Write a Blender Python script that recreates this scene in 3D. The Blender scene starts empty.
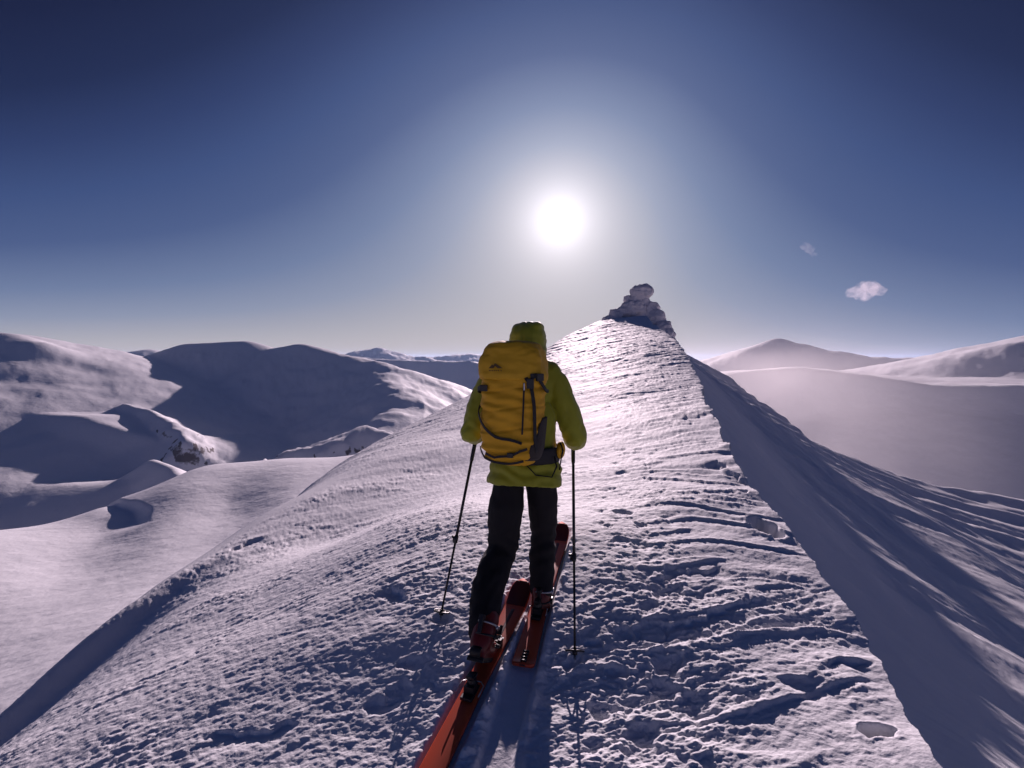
import bpy, bmesh, math, random
import numpy as np
from mathutils import Vector, Matrix, noise as mnoise

R = math.radians
SC = bpy.context.scene
COL = SC.collection
# ------------------------------------------------------------------ camera
F = 490.0                      # focal length in pixels (wide action camera)
CAMZ = 1.9
PITCH = math.atan((384 - 358) / F)
cam_d = bpy.data.cameras.new('camera')
cam_d.sensor_width = 36.0
cam_d.lens = F / 1024 * 36.0
cam_d.clip_start = 0.02
cam_d.clip_end = 80000
cam = bpy.data.objects.new('camera', cam_d)
cam.location = (0, 0, CAMZ)
cam.rotation_euler = (R(90) - PITCH, 0, 0)
COL.objects.link(cam)
SC.camera = cam

def ray(px, py):
    vx, vy = (px - 512) / F, (384 - py) / F
    c, s = math.cos(PITCH), math.sin(PITCH)
    return vx, c + vy * s, -s + vy * c

def W(px, py, d):
    """world point seen at a pixel of the photograph, d metres ahead (used for surveying only)"""
    x, y, z = ray(px, py)
    return Vector((x / y * d, d, z / y * d + CAMZ))

# ------------------------------------------------------------------ sky, sun
_r = ray(560, 221)
_n = math.sqrt(sum(c * c for c in _r))
SUN = Vector([c / _n for c in _r])
SUN_EL = math.asin(SUN.z)
SUN_AZ = math.atan2(SUN.x, SUN.y)          # clockwise from +Y
w = bpy.data.worlds.new('World'); SC.world = w; w.use_nodes = True
nt = w.node_tree; N = nt.nodes; Lk = nt.links
for n in list(N): N.remove(n)
out = N.new('ShaderNodeOutputWorld')
bg = N.new('ShaderNodeBackground'); bg.inputs[1].default_value = 0.082
sky = N.new('ShaderNodeTexSky'); sky.sky_type = 'NISHITA'
sky.sun_disc = False
sky.sun_elevation = SUN_EL; sky.sun_rotation = SUN_AZ
sky.altitude = 1500; sky.air_density = 1.0; sky.dust_density = 1.2; sky.ozone_density = 2.5
tc = N.new('ShaderNodeTexCoord')
dot = N.new('ShaderNodeVectorMath'); dot.operation = 'DOT_PRODUCT'
nrm = N.new('ShaderNodeVectorMath'); nrm.operation = 'NORMALIZE'
Lk.new(tc.outputs['Generated'], nrm.inputs[0])
Lk.new(nrm.outputs[0], dot.inputs[0]); dot.inputs[1].default_value = SUN
ac = N.new('ShaderNodeMath'); ac.operation = 'ARCCOSINE'; Lk.new(dot.outputs['Value'], ac.inputs[0])
def wmath(op, a, b=None, clamp=False):
    m = N.new('ShaderNodeMath'); m.operation = op; m.use_clamp = clamp
    for i, v in enumerate((a, b)):
        if v is None: continue
        if isinstance(v, (int, float)): m.inputs[i].default_value = v
        else: Lk.new(v, m.inputs[i])
    return m.outputs[0]
ang = ac.outputs[0]
def lobe(width, amp):       # amp * exp(-(a/width))
    return wmath('MULTIPLY', wmath('EXPONENT', wmath('MULTIPLY', ang, -1.0 / width)), amp)
def disc(rad, soft, amp):
    t = wmath('DIVIDE', wmath('SUBTRACT', rad + soft, ang), soft, True)
    return wmath('MULTIPLY', wmath('MULTIPLY', t, t), amp)
# in view: deep blue overhead fading to a pale band at the horizon, darkest high up and away from the sun;
# q = (angle from the sun) x sin(elevation), in degrees.  Out of view the plain Nishita sky takes over.
sep = N.new('ShaderNodeSeparateXYZ'); Lk.new(nrm.outputs[0], sep.inputs[0])
up_ = wmath('MAXIMUM', sep.outputs[2], 0.0)
q = wmath('ADD', wmath('MULTIPLY', wmath('MULTIPLY', ang, 180 / math.pi), up_), wmath('MULTIPLY', wmath('MAXIMUM', wmath('SUBTRACT', sep.outputs[0], 0.25), 0.0), 6.0))
qn = wmath('DIVIDE', q, 32.0, True)
ramp = N.new('ShaderNodeValToRGB'); Lk.new(qn, ramp.inputs[0])
RC = [(0, (.52, .45, .42)), (1.2, (.42, .40, .43)), (3, (.255, .29, .40)), (5, (.150, .200, .34)), (8, (.070, .108, .245)), (11, (.045, .078, .205)), (14, (.027, .047, .140)), (17, (.015, .026, .084)), (21, (.010, .016, .056)), (32, (.008, .012, .046))]
el = ramp.color_ramp.elements
while len(el) < len(RC): el.new(0.5)
for e, (a_, c_) in zip(el, RC): e.position = a_ / 32.0; e.color = (*c_, 1)
rs_ = N.new('ShaderNodeVectorMath'); rs_.operation = 'SCALE'; Lk.new(ramp.outputs[0], rs_.inputs[0]); rs_.inputs['Scale'].default_value = 10.0
nis = N.new('ShaderNodeVectorMath'); nis.operation = 'MULTIPLY'; Lk.new(sky.outputs[0], nis.inputs[0]); nis.inputs[1].default_value = (.11, .15, .30)
mf = N.new('ShaderNodeMapRange'); mf.interpolation_type = 'SMOOTHSTEP'; Lk.new(ang, mf.inputs[0])
mf.inputs[1].default_value = R(52); mf.inputs[2].default_value = R(85); mf.inputs[3].default_value = 0; mf.inputs[4].default_value = 1
mx_ = N.new('ShaderNodeMix'); mx_.data_type = 'VECTOR'; Lk.new(mf.outputs[0], mx_.inputs[0]); Lk.new(rs_.outputs[0], mx_.inputs[4]); Lk.new(nis.outputs[0], mx_.inputs[5])
# aureole and the burnt-out disc of the sun
glow = wmath('ADD', wmath('ADD', lobe(R(2.2), 10.0), lobe(R(7.5), 3.8)), disc(R(1.15), R(1.1), 26.0))
gcol = N.new('ShaderNodeVectorMath'); gcol.operation = 'SCALE'
gcol.inputs[0].default_value = (0.95, 0.93, 1.08); Lk.new(glow, gcol.inputs['Scale'])
add = N.new('ShaderNodeVectorMath'); add.operation = 'ADD'
Lk.new(mx_.outputs[1], add.inputs[0]); Lk.new(gcol.outputs[0], add.inputs[1])
Lk.new(add.outputs[0], bg.inputs[0]); Lk.new(bg.outputs[0], out.inputs[0])

sd = bpy.data.lights.new('sun', 'SUN'); sd.energy = 5.0; sd.angle = R(0.5); sd.color = (1.0, 0.80, 0.85)
so = bpy.data.objects.new('sun', sd); COL.objects.link(so)
so.rotation_euler = SUN.to_track_quat('Z', 'Y').to_euler()
SC.view_settings.view_transform = 'Standard'; SC.view_settings.look = 'None'
SC.view_settings.exposure = 0.32; SC.view_settings.gamma = 1.0
SC.view_settings.use_curve_mapping = False
SC.cycles.use_denoising = True
SC.cycles.max_bounces = 5; SC.cycles.diffuse_bounces = 2; SC.cycles.volume_bounces = 1
SC.cycles.volume_step_rate = 4.0; SC.cycles.volume_max_steps = 64
SC.cycles.sample_clamp_indirect = 4.0

def tag(o, label=None, cat=None, group=None, kind=None):
    for k, v in (('label', label), ('category', cat), ('group', group), ('kind', kind)):
        if v: o[k] = v
    return o

# ------------------------------------------------------------------ materials
def mat(name, col, rough=0.6, metal=0.0, spec=0.4, vary=0.0, vscale=8.0, bump=0.0, bscale=60.0, sheen=0.0, bdist=0.002):
    m = bpy.data.materials.new(name); m.use_nodes = True
    t = m.node_tree; b = t.nodes['Principled BSDF']
    b.inputs['Base Color'].default_value = (*col, 1)
    b.inputs['Roughness'].default_value = rough
    b.inputs['Metallic'].default_value = metal
    b.inputs['Specular IOR Level'].default_value = spec
    if sheen: b.inputs['Sheen Weight'].default_value = sheen
    co = t.nodes.new('ShaderNodeTexCoord')
    if vary:
        n = t.nodes.new('ShaderNodeTexNoise'); n.inputs['Scale'].default_value = vscale; n.inputs['Detail'].default_value = 5
        t.links.new(co.outputs['Object'], n.inputs['Vector'])
        mr = t.nodes.new('ShaderNodeMapRange'); mr.inputs[3].default_value = 1 - vary; mr.inputs[4].default_value = 1 + vary
        t.links.new(n.outputs[0], mr.inputs[0])
        v = t.nodes.new('ShaderNodeVectorMath'); v.operation = 'SCALE'; v.inputs[0].default_value = col
        t.links.new(mr.outputs[0], v.inputs['Scale']); t.links.new(v.outputs[0], b.inputs['Base Color'])
    if bump:
        n = t.nodes.new('ShaderNodeTexNoise'); n.inputs['Scale'].default_value = bscale; n.inputs['Detail'].default_value = 4
        t.links.new(co.outputs['Object'], n.inputs['Vector'])
        bp = t.nodes.new('ShaderNodeBump'); bp.inputs['Strength'].default_value = bump; bp.inputs['Distance'].default_value = bdist
        t.links.new(n.outputs[0], bp.inputs['Height']); t.links.new(bp.outputs[0], b.inputs['Normal'])
    return m

def snow_mat(name, scales, rocky=False, col=(0.82, 0.82, 0.86)):
    m = bpy.data.materials.new(name); m.use_nodes = True
    t = m.node_tree; b = t.nodes['Principled BSDF']
    b.inputs['Base Color'].default_value = (*col, 1)
    b.inputs['Roughness'].default_value = 0.72
    b.inputs['Specular IOR Level'].default_value = 0.05
    co = t.nodes.new('ShaderNodeTexCoord'); prev = None
    for sc, dist, stg in scales:
        n = t.nodes.new('ShaderNodeTexNoise'); n.inputs['Scale'].default_value = sc
        n.inputs['Detail'].default_value = 5; n.inputs['Roughness'].default_value = 0.6
        t.links.new(co.outputs['Object'], n.inputs['Vector'])
        bp = t.nodes.new('ShaderNodeBump'); bp.inputs['Strength'].default_value = stg; bp.inputs['Distance'].default_value = dist
        t.links.new(n.outputs[0], bp.inputs['Height'])
        if prev: t.links.new(prev, bp.inputs['Normal'])
        prev = bp.outputs[0]
    if prev: t.links.new(prev, b.inputs['Normal'])
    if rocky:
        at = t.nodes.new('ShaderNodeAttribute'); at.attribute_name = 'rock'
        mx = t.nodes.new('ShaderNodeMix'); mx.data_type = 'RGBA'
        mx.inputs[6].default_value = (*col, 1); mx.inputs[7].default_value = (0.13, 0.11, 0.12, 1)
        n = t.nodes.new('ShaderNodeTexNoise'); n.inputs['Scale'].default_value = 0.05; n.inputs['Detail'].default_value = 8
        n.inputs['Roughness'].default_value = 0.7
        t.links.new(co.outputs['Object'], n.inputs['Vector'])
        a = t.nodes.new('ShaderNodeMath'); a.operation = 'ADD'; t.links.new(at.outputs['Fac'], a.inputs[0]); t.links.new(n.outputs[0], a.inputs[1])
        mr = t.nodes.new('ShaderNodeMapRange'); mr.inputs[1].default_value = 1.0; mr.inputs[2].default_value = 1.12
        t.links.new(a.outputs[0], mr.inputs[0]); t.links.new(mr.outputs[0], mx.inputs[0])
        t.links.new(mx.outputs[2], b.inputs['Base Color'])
    return m

M_ridge = snow_mat('wind_packed_snow', [(9.0, 0.02, 0.38), (70.0, 0.006, 0.5)])
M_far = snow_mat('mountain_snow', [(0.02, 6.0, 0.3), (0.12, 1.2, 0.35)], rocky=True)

# ------------------------------------------------------------------ noise
def _hash(ix, iy, seed):
    h = (ix.astype(np.int64) * 374761393 + iy.astype(np.int64) * 668265263 + seed * 1442695041) & 0x7fffffff
    h = ((h ^ (h >> 13)) * 1274126177) & 0x7fffffff
    h = ((h ^ (h >> 16)) * 1103515245) & 0x7fffffff
    return (h ^ (h >> 15)) / 2147483647.0

def perlin(x, y, seed=0):
    ix = np.floor(x); iy = np.floor(y); fx = x - ix; fy = y - iy
    u = fx * fx * fx * (fx * (fx * 6 - 15) + 10); v = fy * fy * fy * (fy * (fy * 6 - 15) + 10)
    r = []
    for dx, dy in ((0, 0), (1, 0), (0, 1), (1, 1)):
        a = _hash(ix + dx, iy + dy, seed) * 2 * np.pi
        r.append(np.cos(a) * (fx - dx) + np.sin(a) * (fy - dy))
    a = r[0] + (r[1] - r[0]) * u; b = r[2] + (r[3] - r[2]) * u
    return (a + (b - a) * v) * 1.5

def fbm(x, y, octv=4, seed=0, gain=0.5):
    s = 0; a = 1.0
    for k in range(octv):
        s = s + a * perlin(x, y, seed + k * 17); x = x * 2.03 + 11.3; y = y * 2.03 + 5.7; a *= gain
    return s

def sstep(a, b, x):
    t = np.clip((x - a) / (b - a), 0, 1); return t * t * (3 - 2 * t)

def pits(x, y, cell, seed, dens=0.7, rad=(0.25, 0.5), el=1.0, flip=0.0):
    """scattered rounded hollows with a small raised rim; returns depth in 0..-1 (+rim)"""
    gx, gy = x / cell, y / cell
    ix, iy = np.floor(gx), np.floor(gy); res = np.zeros_like(x)
    for dx in (-1, 0, 1):
        for dy in (-1, 0, 1):
            cx, cy = ix + dx, iy + dy
            px = cx + 0.15 + 0.7 * _hash(cx, cy, seed); py = cy + 0.15 + 0.7 * _hash(cx, cy, seed + 1)
            rr = rad[0] + (rad[1] - rad[0]) * _hash(cx, cy, seed + 2)
            on = _hash(cx, cy, seed + 3) < dens
            q = np.sqrt(((gx - px) / el) ** 2 + (gy - py) ** 2) / rr
            dp = -np.clip(1 - q ** 3, 0, 1) + 0.12 * np.exp(-((q - 1.15) / 0.22) ** 2)
            res = np.where(on, np.where(np.abs(dp) > np.abs(res), dp, res), res)
    return res

def tps(P, V):
    P = np.asarray(P, float); V = np.asarray(V, float); n = len(P)
    d = np.linalg.norm(P[:, None] - P[None], axis=2)
    K = np.where(d > 0, d * d * np.log(d + 1e-12), 0) + np.eye(n) * 1e-4
    A = np.zeros((n + 3, n + 3)); A[:n, :n] = K; A[:n, n] = 1; A[:n, n + 1:] = P; A[n, :n] = 1; A[n + 1:, :n] = P.T
    s = np.linalg.solve(A, np.r_[V, 0, 0, 0])
    def f(x, y):
        r = s[n] + s[n + 1] * x + s[n + 2] * y
        for i in range(n):
            q = (x - P[i, 0]) ** 2 + (y - P[i, 1]) ** 2
            r = r + s[i] * 0.5 * q * np.log(q + 1e-12)
        return r
    return f

# ------------------------------------------------------------------ the ridge we stand on
CREST = [W(*p) for p in [(940, 768, 1.75), (895, 690, 2.2), (850, 612, 2.85), (800, 545, 3.7), (762, 500, 4.7), (736, 455, 6.2),
         (720, 425, 8.3), (706, 395, 12), (695, 370, 17.5), (684, 350, 24), (672, 337, 34), (655, 325, 49), (643, 318, 60)]]
CY = np.array([-60, -12, -5, 0] + [p.y for p in CREST] + [66, 80, 115])
CX = np.array([-14, -3.0, -0.7, 0.92] + [p.x for p in CREST] + [16.5, 20, 30])
CZ = np.array([-6, -0.9, -0.1, 0.26] + [p.z for p in CREST] + [5.2, -4, -40])
def smooth_interp(y, Y, V):
    # monotone-ish cubic hermite
    m = np.gradient(V, Y); i = np.clip(np.searchsorted(Y, y) - 1, 0, len(Y) - 2)
    h = Y[i + 1] - Y[i]; t = np.clip((y - Y[i]) / h, 0, 1)
    return ((2*t**3 - 3*t**2 + 1) * V[i] + (t**3 - 2*t**2 + t) * h * m[i] + (-2*t**3 + 3*t**2) * V[i + 1] + (t**3 - t**2) * h * m[i + 1])

SIL = [(0, 722, 4.0), (75, 650, 4.8), (150, 590, 6.0), (240, 530, 8.2), (330, 472, 12.5), (400, 432, 17.5), (480, 392, 24), (540, 357, 37), (580, 331, 51), (602, 321, 59)]
MID = [(620, 420, 10), (610, 372, 22), (610, 347, 33), (618, 327, 51), (600, 500, 5.0), (400, 520, 4.9), (250, 600, 4.1), (100, 745, 2.5),
       (350, 700, 2.4), (440, 470, 9.0), (500, 425, 14), (420, 620, 2.9), (700, 640, 2.6), (560, 385, 20), (600, 700, 2.3), (690, 500, 4.7), (330, 540, 6.0)]
AP = [tuple(W(*p)) for p in MID] + [tuple(p) for p in CREST]
for p in SIL:
    q = W(*p); AP.append(tuple(q))
    for dx, dz in ((2.5, 3.2), (9, 10.8), (30, 32), (80, 76)):
        AP.append((q.x - dx, q.y + 0.12 * dx, q.z - dz))
AP += [(0.14, 2.96, 0.36), (-0.19, 2.57, 0.30), (0.41, 4.08, 0.50), (-0.3, 1.0, 0.12), (0, -0.5, 0.02), (-2.5, 0, -0.35), (-5.5, 0, -1.9), (0, -6, -.5), (-5, -6, -2.5),
       (-20, -6, -14), (-80, -6, -60), (0, -30, -3), (-40, -30, -30)]
_tp = tps([(a[0], a[1]) for a in AP], [a[2] for a in AP])

_S = [W(*p) for p in SIL]; SY = np.array([p.y for p in _S] + [70.]); SX = np.array([p.x for p in _S] + [14.]); SZ = np.array([p.z for p in _S] + [6.3])

def rough_path(x, y):
    """how trampled the snow is: the skin track and the boot track beside it"""
    pc = 0.17 + 0.215 * y                       # boot track to the right of the skier
    a = np.exp(-((x - pc) / (0.22 + 0.035 * y)) ** 2)
    b = 0.62 * np.exp(-((x + 0.45 - 0.14 * y) / (0.38 + 0.04 * y)) ** 2) * sstep(14, 5, y)
    return np.clip(np.maximum(a, b), 0, 1)

def seg_feature(x, y, a, b, width):
    """signed distance across a segment and a mask along it"""
    ax, ay = a; bx, by = b; L = math.hypot(bx - ax, by - ay); ux, uy = (bx - ax) / L, (by - ay) / L
    t = (x - ax) * ux + (y - ay) * uy; s = -(x - ax) * uy + (y - ay) * ux
    return s, sstep(-width, width, t) * sstep(L + width, L - width, t)

def ground_hit(px, py, fn, d0=0.8, d1=60):
    r = ray(px, py); ds = np.geomspace(d0, d1, 900)
    z = CAMZ + r[2] / r[1] * ds; g = fn(r[0] / r[1] * ds, ds)
    k = np.argmax(z < g); return r[0] / r[1] * ds[k], ds[k]

def ridge_base(x, y):
    xc = smooth_interp(y, CY, CX); zc = smooth_interp(y, CY, CZ)
    # the crest wanders a little
    nearfade = sstep(1.0, 9, y)
    xc = xc + 0.06 * perlin(y * 1.1, y * 0 + 3.3, 5) * (0.4 + nearfade) + 0.12 * perlin(y * 0.25, y * 0 + 8.1, 6) * nearfade
    xc = xc + .015 * perlin(y * 4.2, y * 0 + 2.2, 7) * sstep(1.2, 3, y) * (1 + .05 * np.clip(y, 0, 30)) + .014 * perlin(y * 11, y * 0 + 1.2, 8)
    u = x - xc
    L = _tp(x, y)
    e = np.clip(-u, 0, 3)
    # further up, the left side is one convex shoulder between the crest and its skyline
    xs = np.interp(y, SY, SX); zs = np.minimum(np.interp(y, SY, SZ), zc - .3); E = np.maximum(xc - xs, .5); el = np.maximum(-u, 0)
    k = el / E; A = zc - (zc - zs) * np.minimum(k, 1) ** 1.5 - np.maximum(el - E, 0) * 1.5 * (zc - zs) / E - np.where(el > E, np.minimum((el - E) * .85, (el - E) ** 2 * .16), 0)
    t_ = sstep(9, 16, y); L = L + (A - L) * t_
    L = np.where(u < 0, L, zc)
    # lee face: a steep wall under the crest, then a long 36 degree slope that flattens out below
    c = (0.16 + 0.26 * sstep(3.2, 5.0, y) * sstep(14, 6, y) + 0.85 * sstep(2.9, 1.7, y) + 0.35 * sstep(14, 30, y)) * (0.8 + 0.5 * perlin(y * 0.7, y * 0, 9))
    wdt = 0.16 + 0.12 * c
    uu = np.maximum(u, 0)
    s = 0.53 + 0.02 * perlin(x * 0.12, y * 0.12, 12)
    # the slope runs out onto a bench, whose far edge is the skyline seen on the right
    soft = lambda v, w_: 0.5 * (v + np.sqrt(v * v + w_ * w_)) - 0.5 * w_
    run = uu - soft(uu - 16, 4) + 0.40 * soft(uu - 16, 4) + .8 * np.maximum(uu - 55, 0)
    yl = 34 + .20 * np.maximum(x - 20, 0); xe = 21.0 + .2 * (y - 34)
    drop = .9 * soft(np.minimum(np.maximum(y - yl, -3), 1.6 * np.maximum(x - xe, -2)), 1.0)
    Rr = zc - c * (1 - np.exp(-uu / wdt)) - s * run - np.maximum(drop, 0)
    # flutings and ribs that run down from the summit
    azr = np.arctan2(x - 15, 58 - y) ; rr = np.hypot(x - 15, y - 58)
    rb = fbm(azr * 16 + 2, rr * 0.05, 3, 31)
    Rr = Rr + rb * 0.10 * sstep(0.3, 6, uu) - 0.07 * np.clip(y, 0, 15) * sstep(0, 4, uu)
    Rr = Rr + 0.9 * np.exp(-((uu - 9.0 - 0.1 * y) / 2.2) ** 2) * sstep(40, 5, y) * sstep(-4, 2, y) * 0.5
    h = np.where(u < 0, L, Rr)
    # beyond the summit everything drops away
    h = h - 0.9 * np.maximum(y - 65, 0) - 0.05 * np.maximum(y - 67, 0) ** 2 - 0.02 * np.maximum(-x - 70, 0) ** 2
    return h, u

BASE = lambda x, y: ridge_base(x, y)[0]
_rimA = ground_hit(8, 722, BASE); _rimB = ground_hit(158, 590, BASE)
SCARPS = []
for a, b, dep, wd in [((782, 683), (868, 668), .040, .05), ((395, 588), (408, 612), .035, .05), ((215, 735), (290, 728), .022, .04), ((715, 462), (745, 482), .05, .06),
                      ((665, 585), (715, 568), .025, .05), ((230, 550), (262, 538), .05, .10), ((670, 600), (740, 590), .02, .05), ((655, 640), (730, 615), .025, .05)]:
    SCARPS.append((ground_hit(*a, BASE), ground_hit(*b, BASE), dep, wd))
HOLES = [(ground_hit(px, py, BASE), rx, ry, dp) for px, py, rx, ry, dp in [(876, 733, .060, .055, .09), (764, 528, .105, .22, .16), (744, 494, .06, .09, .05),
         (662, 594, .11, .12, .045), (648, 612, .07, .08, .03), (652, 636, .09, .08, .03), (668, 668, .10, .07, .03), (660, 694, .075, .07, .04), (645, 738, .08, .06, .035), (640, 548, .09, .10, .035),
         (625, 640, .06, .05, .03), (592, 650, .05, .05, .03), (600, 715, .05, .04, .03), (440, 622, .07, .07, .03), (575, 664, .06, .06, .03), (400, 690, .08, .06, .03), (415, 665, .09, .07, .03), (385, 705, .10, .06, .03)]]

SKI_LINES = [(0.400, 3.87, R(14)), (0.074, 3.10, R(19.5))]
def ridge_h(x, y):
    h, u = ridge_base(x, y)
    r = np.hypot(x, y)
    near = sstep(130, 60, r)
    left = sstep(0.15, -0.25, u)
    # wind runs from the left rear up over the crest
    a = R(14); ca, sa = math.cos(a), math.sin(a)
    wx = x + 0.35 * perlin(x * 0.5, y * 0.5, 40); wy = y + 0.30 * perlin(x * 0.45 + 7, y * 0.6, 41)
    p = wx * ca + wy * sa; q = -wx * sa + wy * ca
    k = 1 + 0.02 * r
    big = fbm(p * 0.30, q * 0.85, 3, 50)
    # stepped, sharp-lipped sastrugi
    def lips(P, Q, seed):
        n = fbm(P, Q, 3, seed, 0.55); f = n * 1.6
        fr = f - np.floor(f)
        return fr ** 1.6 * sstep(1.0, 0.86, fr) * 1.0
    pat = sstep(-0.2, 0.55, fbm(x * 0.7 + 3, y * 0.9, 3, 60, .6))
    path = rough_path(x, y)
    s1 = lips(p * 0.55, q * 2.1, 70); s2 = lips(p * 1.5, q * 5.0, 80)
    fine = fbm(p * 3.2, q * 7.5, 3, 90, 0.6)
    amp = np.clip(0.55 + 0.022 * r, 0, 1.5)
    dsp = 0.028 * big * amp + (0.017 * s1 * (0.08 + pat) + 0.0085 * s2 * (0.15 + pat)) * (1 - 0.45 * path) * amp + 0.0050 * fine * amp + .0022 * fbm(x * 16, y * 22, 3, 95, .6)
    far = sstep(9, 30, r)
    dsp = dsp + far * (0.06 * lips(p * 0.22, q * 0.8, 100) + 0.035 * fbm(p * .35, q * 1.2, 3, 104))
    # boot and pole holes
    wxx = x + .05 * perlin(x * 9, y * 9, 201) + .03 * perlin(x * 21, y * 21, 202); wyy = y + .05 * perlin(x * 9 + 5, y * 9, 203) + .03 * perlin(x * 21, y * 21 + 4, 204)
    t1 = pits(wxx, wyy * 0.8, 0.30, 200, 0.42, (0.16, 0.36), 1.0); t2 = pits(wxx * .7 + 3.1, wyy + 1.7, 0.13, 210, 0.5, (0.18, 0.42))
    clod = np.abs(fbm(x * 5.5, y * 11, 4, 220, 0.62)); clod2 = np.abs(fbm(x * 15, y * 24, 3, 225, 0.6))
    tm = sstep(0.15, 0.7, path)
    dsp = dsp + tm * (0.018 * t1 + 0.007 * t2 + 0.0058 * clod + .004 * clod2) + 0.005 * clod2 * (0.3 + 0.7 * pat) * (1 - tm)
    tr = sstep(-1.9, -.5, u) * sstep(16, 9, r) + .6 * sstep(-4, -1, u) * sstep(7, 14, r)
    yy = y + .35 * perlin(x * .8, y * .5, 150) + .12 * np.clip(u + 1.5, 0, 2) ** 2
    drift_ = lips(x * .22 + 3, yy * 1.35, 152)
    dsp = dsp + .028 * drift_ * tr * np.clip(.42 + .09 * r, 0, 2)
    dsp = dsp + (.0045 * np.abs(fbm(x * 7, y * 17, 4, 156, .6)) + .003 * fbm(x * 20, y * 34, 3, 157, .6)) * np.clip(.42 + .15 * r, 0, 3.2) * (.6 + .6 * pat)
    rs = dsp * left
    # lee slope: streaks running down it
    azr = np.arctan2(x - 15, 58 - y); rr = np.hypot(x - 15, y - 58)
    st = fbm(azr * 60, rr * 0.35, 4, 120, 0.6); st2 = fbm(azr * 22, rr * 0.12, 3, 125, 0.55)
    st3 = lips(azr * 26, rr * 0.15, 128)
    right = sstep(0.05, 0.8, u)
    rs = rs + right * (0.009 * st + 0.018 * st2 + 0.012 * st3 * sstep(1, 5, u) + 0.008 * fbm(x * 2.2, y * 2.2, 4, 130)) * np.clip(r / 9, 0.4, 1.6) * (1 - .6 * sstep(5, 16, u))
    # lip of the crest itself: small scallops
    rs = rs + 0.05 * np.exp(-(u / 0.16) ** 2) * perlin(y * 2.6, y * 0 + 1, 140) * sstep(30, 10, y)
    # rim on the left shoulder, with a hollow on our side of it
    (ax, ay), (bx, by) = _rimA, _rimB
    s, mk = seg_feature(x, y, (ax - .8, ay - 1.2), (bx, by), 1.0)
    rs = rs * (1 - sstep(-.1, .5, s) * sstep(12, 9, y) * sstep(-1, 2, y))
    rs = rs * (1 - .3 * mk * np.exp(-((s + .35) / .5) ** 2))
    rs = rs + mk * (-0.20 * np.exp(-((s + 0.36) / np.where(s < -.36, .55, .22)) ** 2) + 0.08 * np.exp(-((s + .05) / 0.2) ** 2))
    for A_, B_, dep, wd in SCARPS:
        s, mk = seg_feature(x, y, A_, B_, 0.06)
        s = s + 0.07 * perlin(x * 4, y * 4, 300) + .03 * perlin(x * 13, y * 13, 301); mk = mk * sstep(-.5, .2, perlin(x * 3.1, y * 3.1, 302))
        rs = rs - mk * dep * sstep(wd * 0.25, -wd * 0.05, s) * np.exp(np.clip(s, -3, 0) / (wd * 2.4))
    for (hx, hy), hrx, hry, dep in HOLES:
        k_ = .6 if dep > .1 else .9
        qd = np.hypot((x - hx) + k_ * (.045 * perlin(x * 9, y * 9, 310) + .02 * perlin(x * 25, y * 25, 311)), (y - hy) * hrx / hry + k_ * .04 * perlin(x * 9 + 4, y * 9, 312)) / hrx
        dep = dep * (1 if dep > .07 else .62); rs = rs - dep * np.clip(1 - qd ** 3, 0, 1) + dep * 0.05 * np.exp(-((qd - 1.15) / 0.2) ** 2)
    # the skis press two smooth grooves into the crust
    for gx, gy, gaz in SKI_LINES:
        ux, uy = math.sin(gaz), math.cos(gaz); s = (x - gx) * uy - (y - gy) * ux; t = (x - gx) * ux + (y - gy) * uy
        mk = sstep(.15, -.10, t) * sstep(-6, -3, t); g = sstep(.085, .06, np.abs(s)) * mk
        rs = rs * (1 - .8 * g) - .022 * g + .010 * mk * np.exp(-((np.abs(s) - .10) / .022) ** 2) * (1 + fbm(x * 14, y * 14, 2, 320))
    h = h + rs * near
    return h

# ------------------------------------------------------------------ everything beyond
def tpl(pts):
    P, V = [], []
    for px, py, d in pts:
        q = W(px, py, d); P.append((math.atan2(q.x, q.y) * 3, math.log(math.hypot(q.x, q.y)))); V.append(q.z)
    return P, V
BASEPTS = [ # lit shoulder, lower left
    (0, 690, 104), (0, 600, 163), (0, 532, 258), (-200, 640, 150), (-200, 540, 240), (150, 560, 190), (100, 506, 302), (200, 472, 392), (290, 463, 420), (370, 458, 430),
    (300, 520, 212), (430, 445, 430), (470, 500, 170), (150, 640, 113), (100, 530, 246), (350, 490, 265), (60, 560, 205), (230, 500, 270), (230, 590, 150),
    # slope below the lee side, right
    (900, 640, 60), (1024, 640, 60), (1200, 680, 60), (800, 600, 90), (720, 450, 450), (620, 440, 480), (1200, 640, 120), (540, 440, 450)]
bp_, bv_ = tpl(BASEPTS)
def addb(px, d, z):
    x = (px - 512) / F * d; bp_.append((math.atan2(x, d) * 3, math.log(math.hypot(x, d)))); bv_.append(z)
for px, d, z in [(-200, 370, -165), (0, 380, -165), (100, 420, -165), (200, 540, -190), (370, 600, -170), (0, 520, -240), (-200, 520, -240), (-200, 900, -290), (0, 850, -245), (0, 960, -260), (-200, 960, -260), (120, 960, -265), (0, 1150, -210), (-200, 1150, -210), (120, 1150, -210), (-200, 1400, -150), (100, 1400, -160), (240, 1000, -285), (400, 900, -230),
                 (-200, 2500, -200), (0, 2500, -220), (300, 2500, -200), (512, 1500, -220), (512, 3000, -220), (700, 800, -170), (700, 2500, -150), (1024, 620, -150), (1200, 620, -150), (860, 640, -160), (1024, 1100, -60), (820, 1200, -60), (900, 2500, -120), (1200, 2500, -100),
                 (-200, 9000, -150), (300, 9000, -150), (800, 9000, -150), (1200, 9000, -150), (-200, 30000, -300), (512, 30000, -300), (1200, 30000, -300),
                 (-200, 30, -40), (300, 30, -40), (800, 30, -60), (1200, 30, -60), (-200, 3, -60), (1200, 3, -60)]:
    addb(px, d, z)
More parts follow.
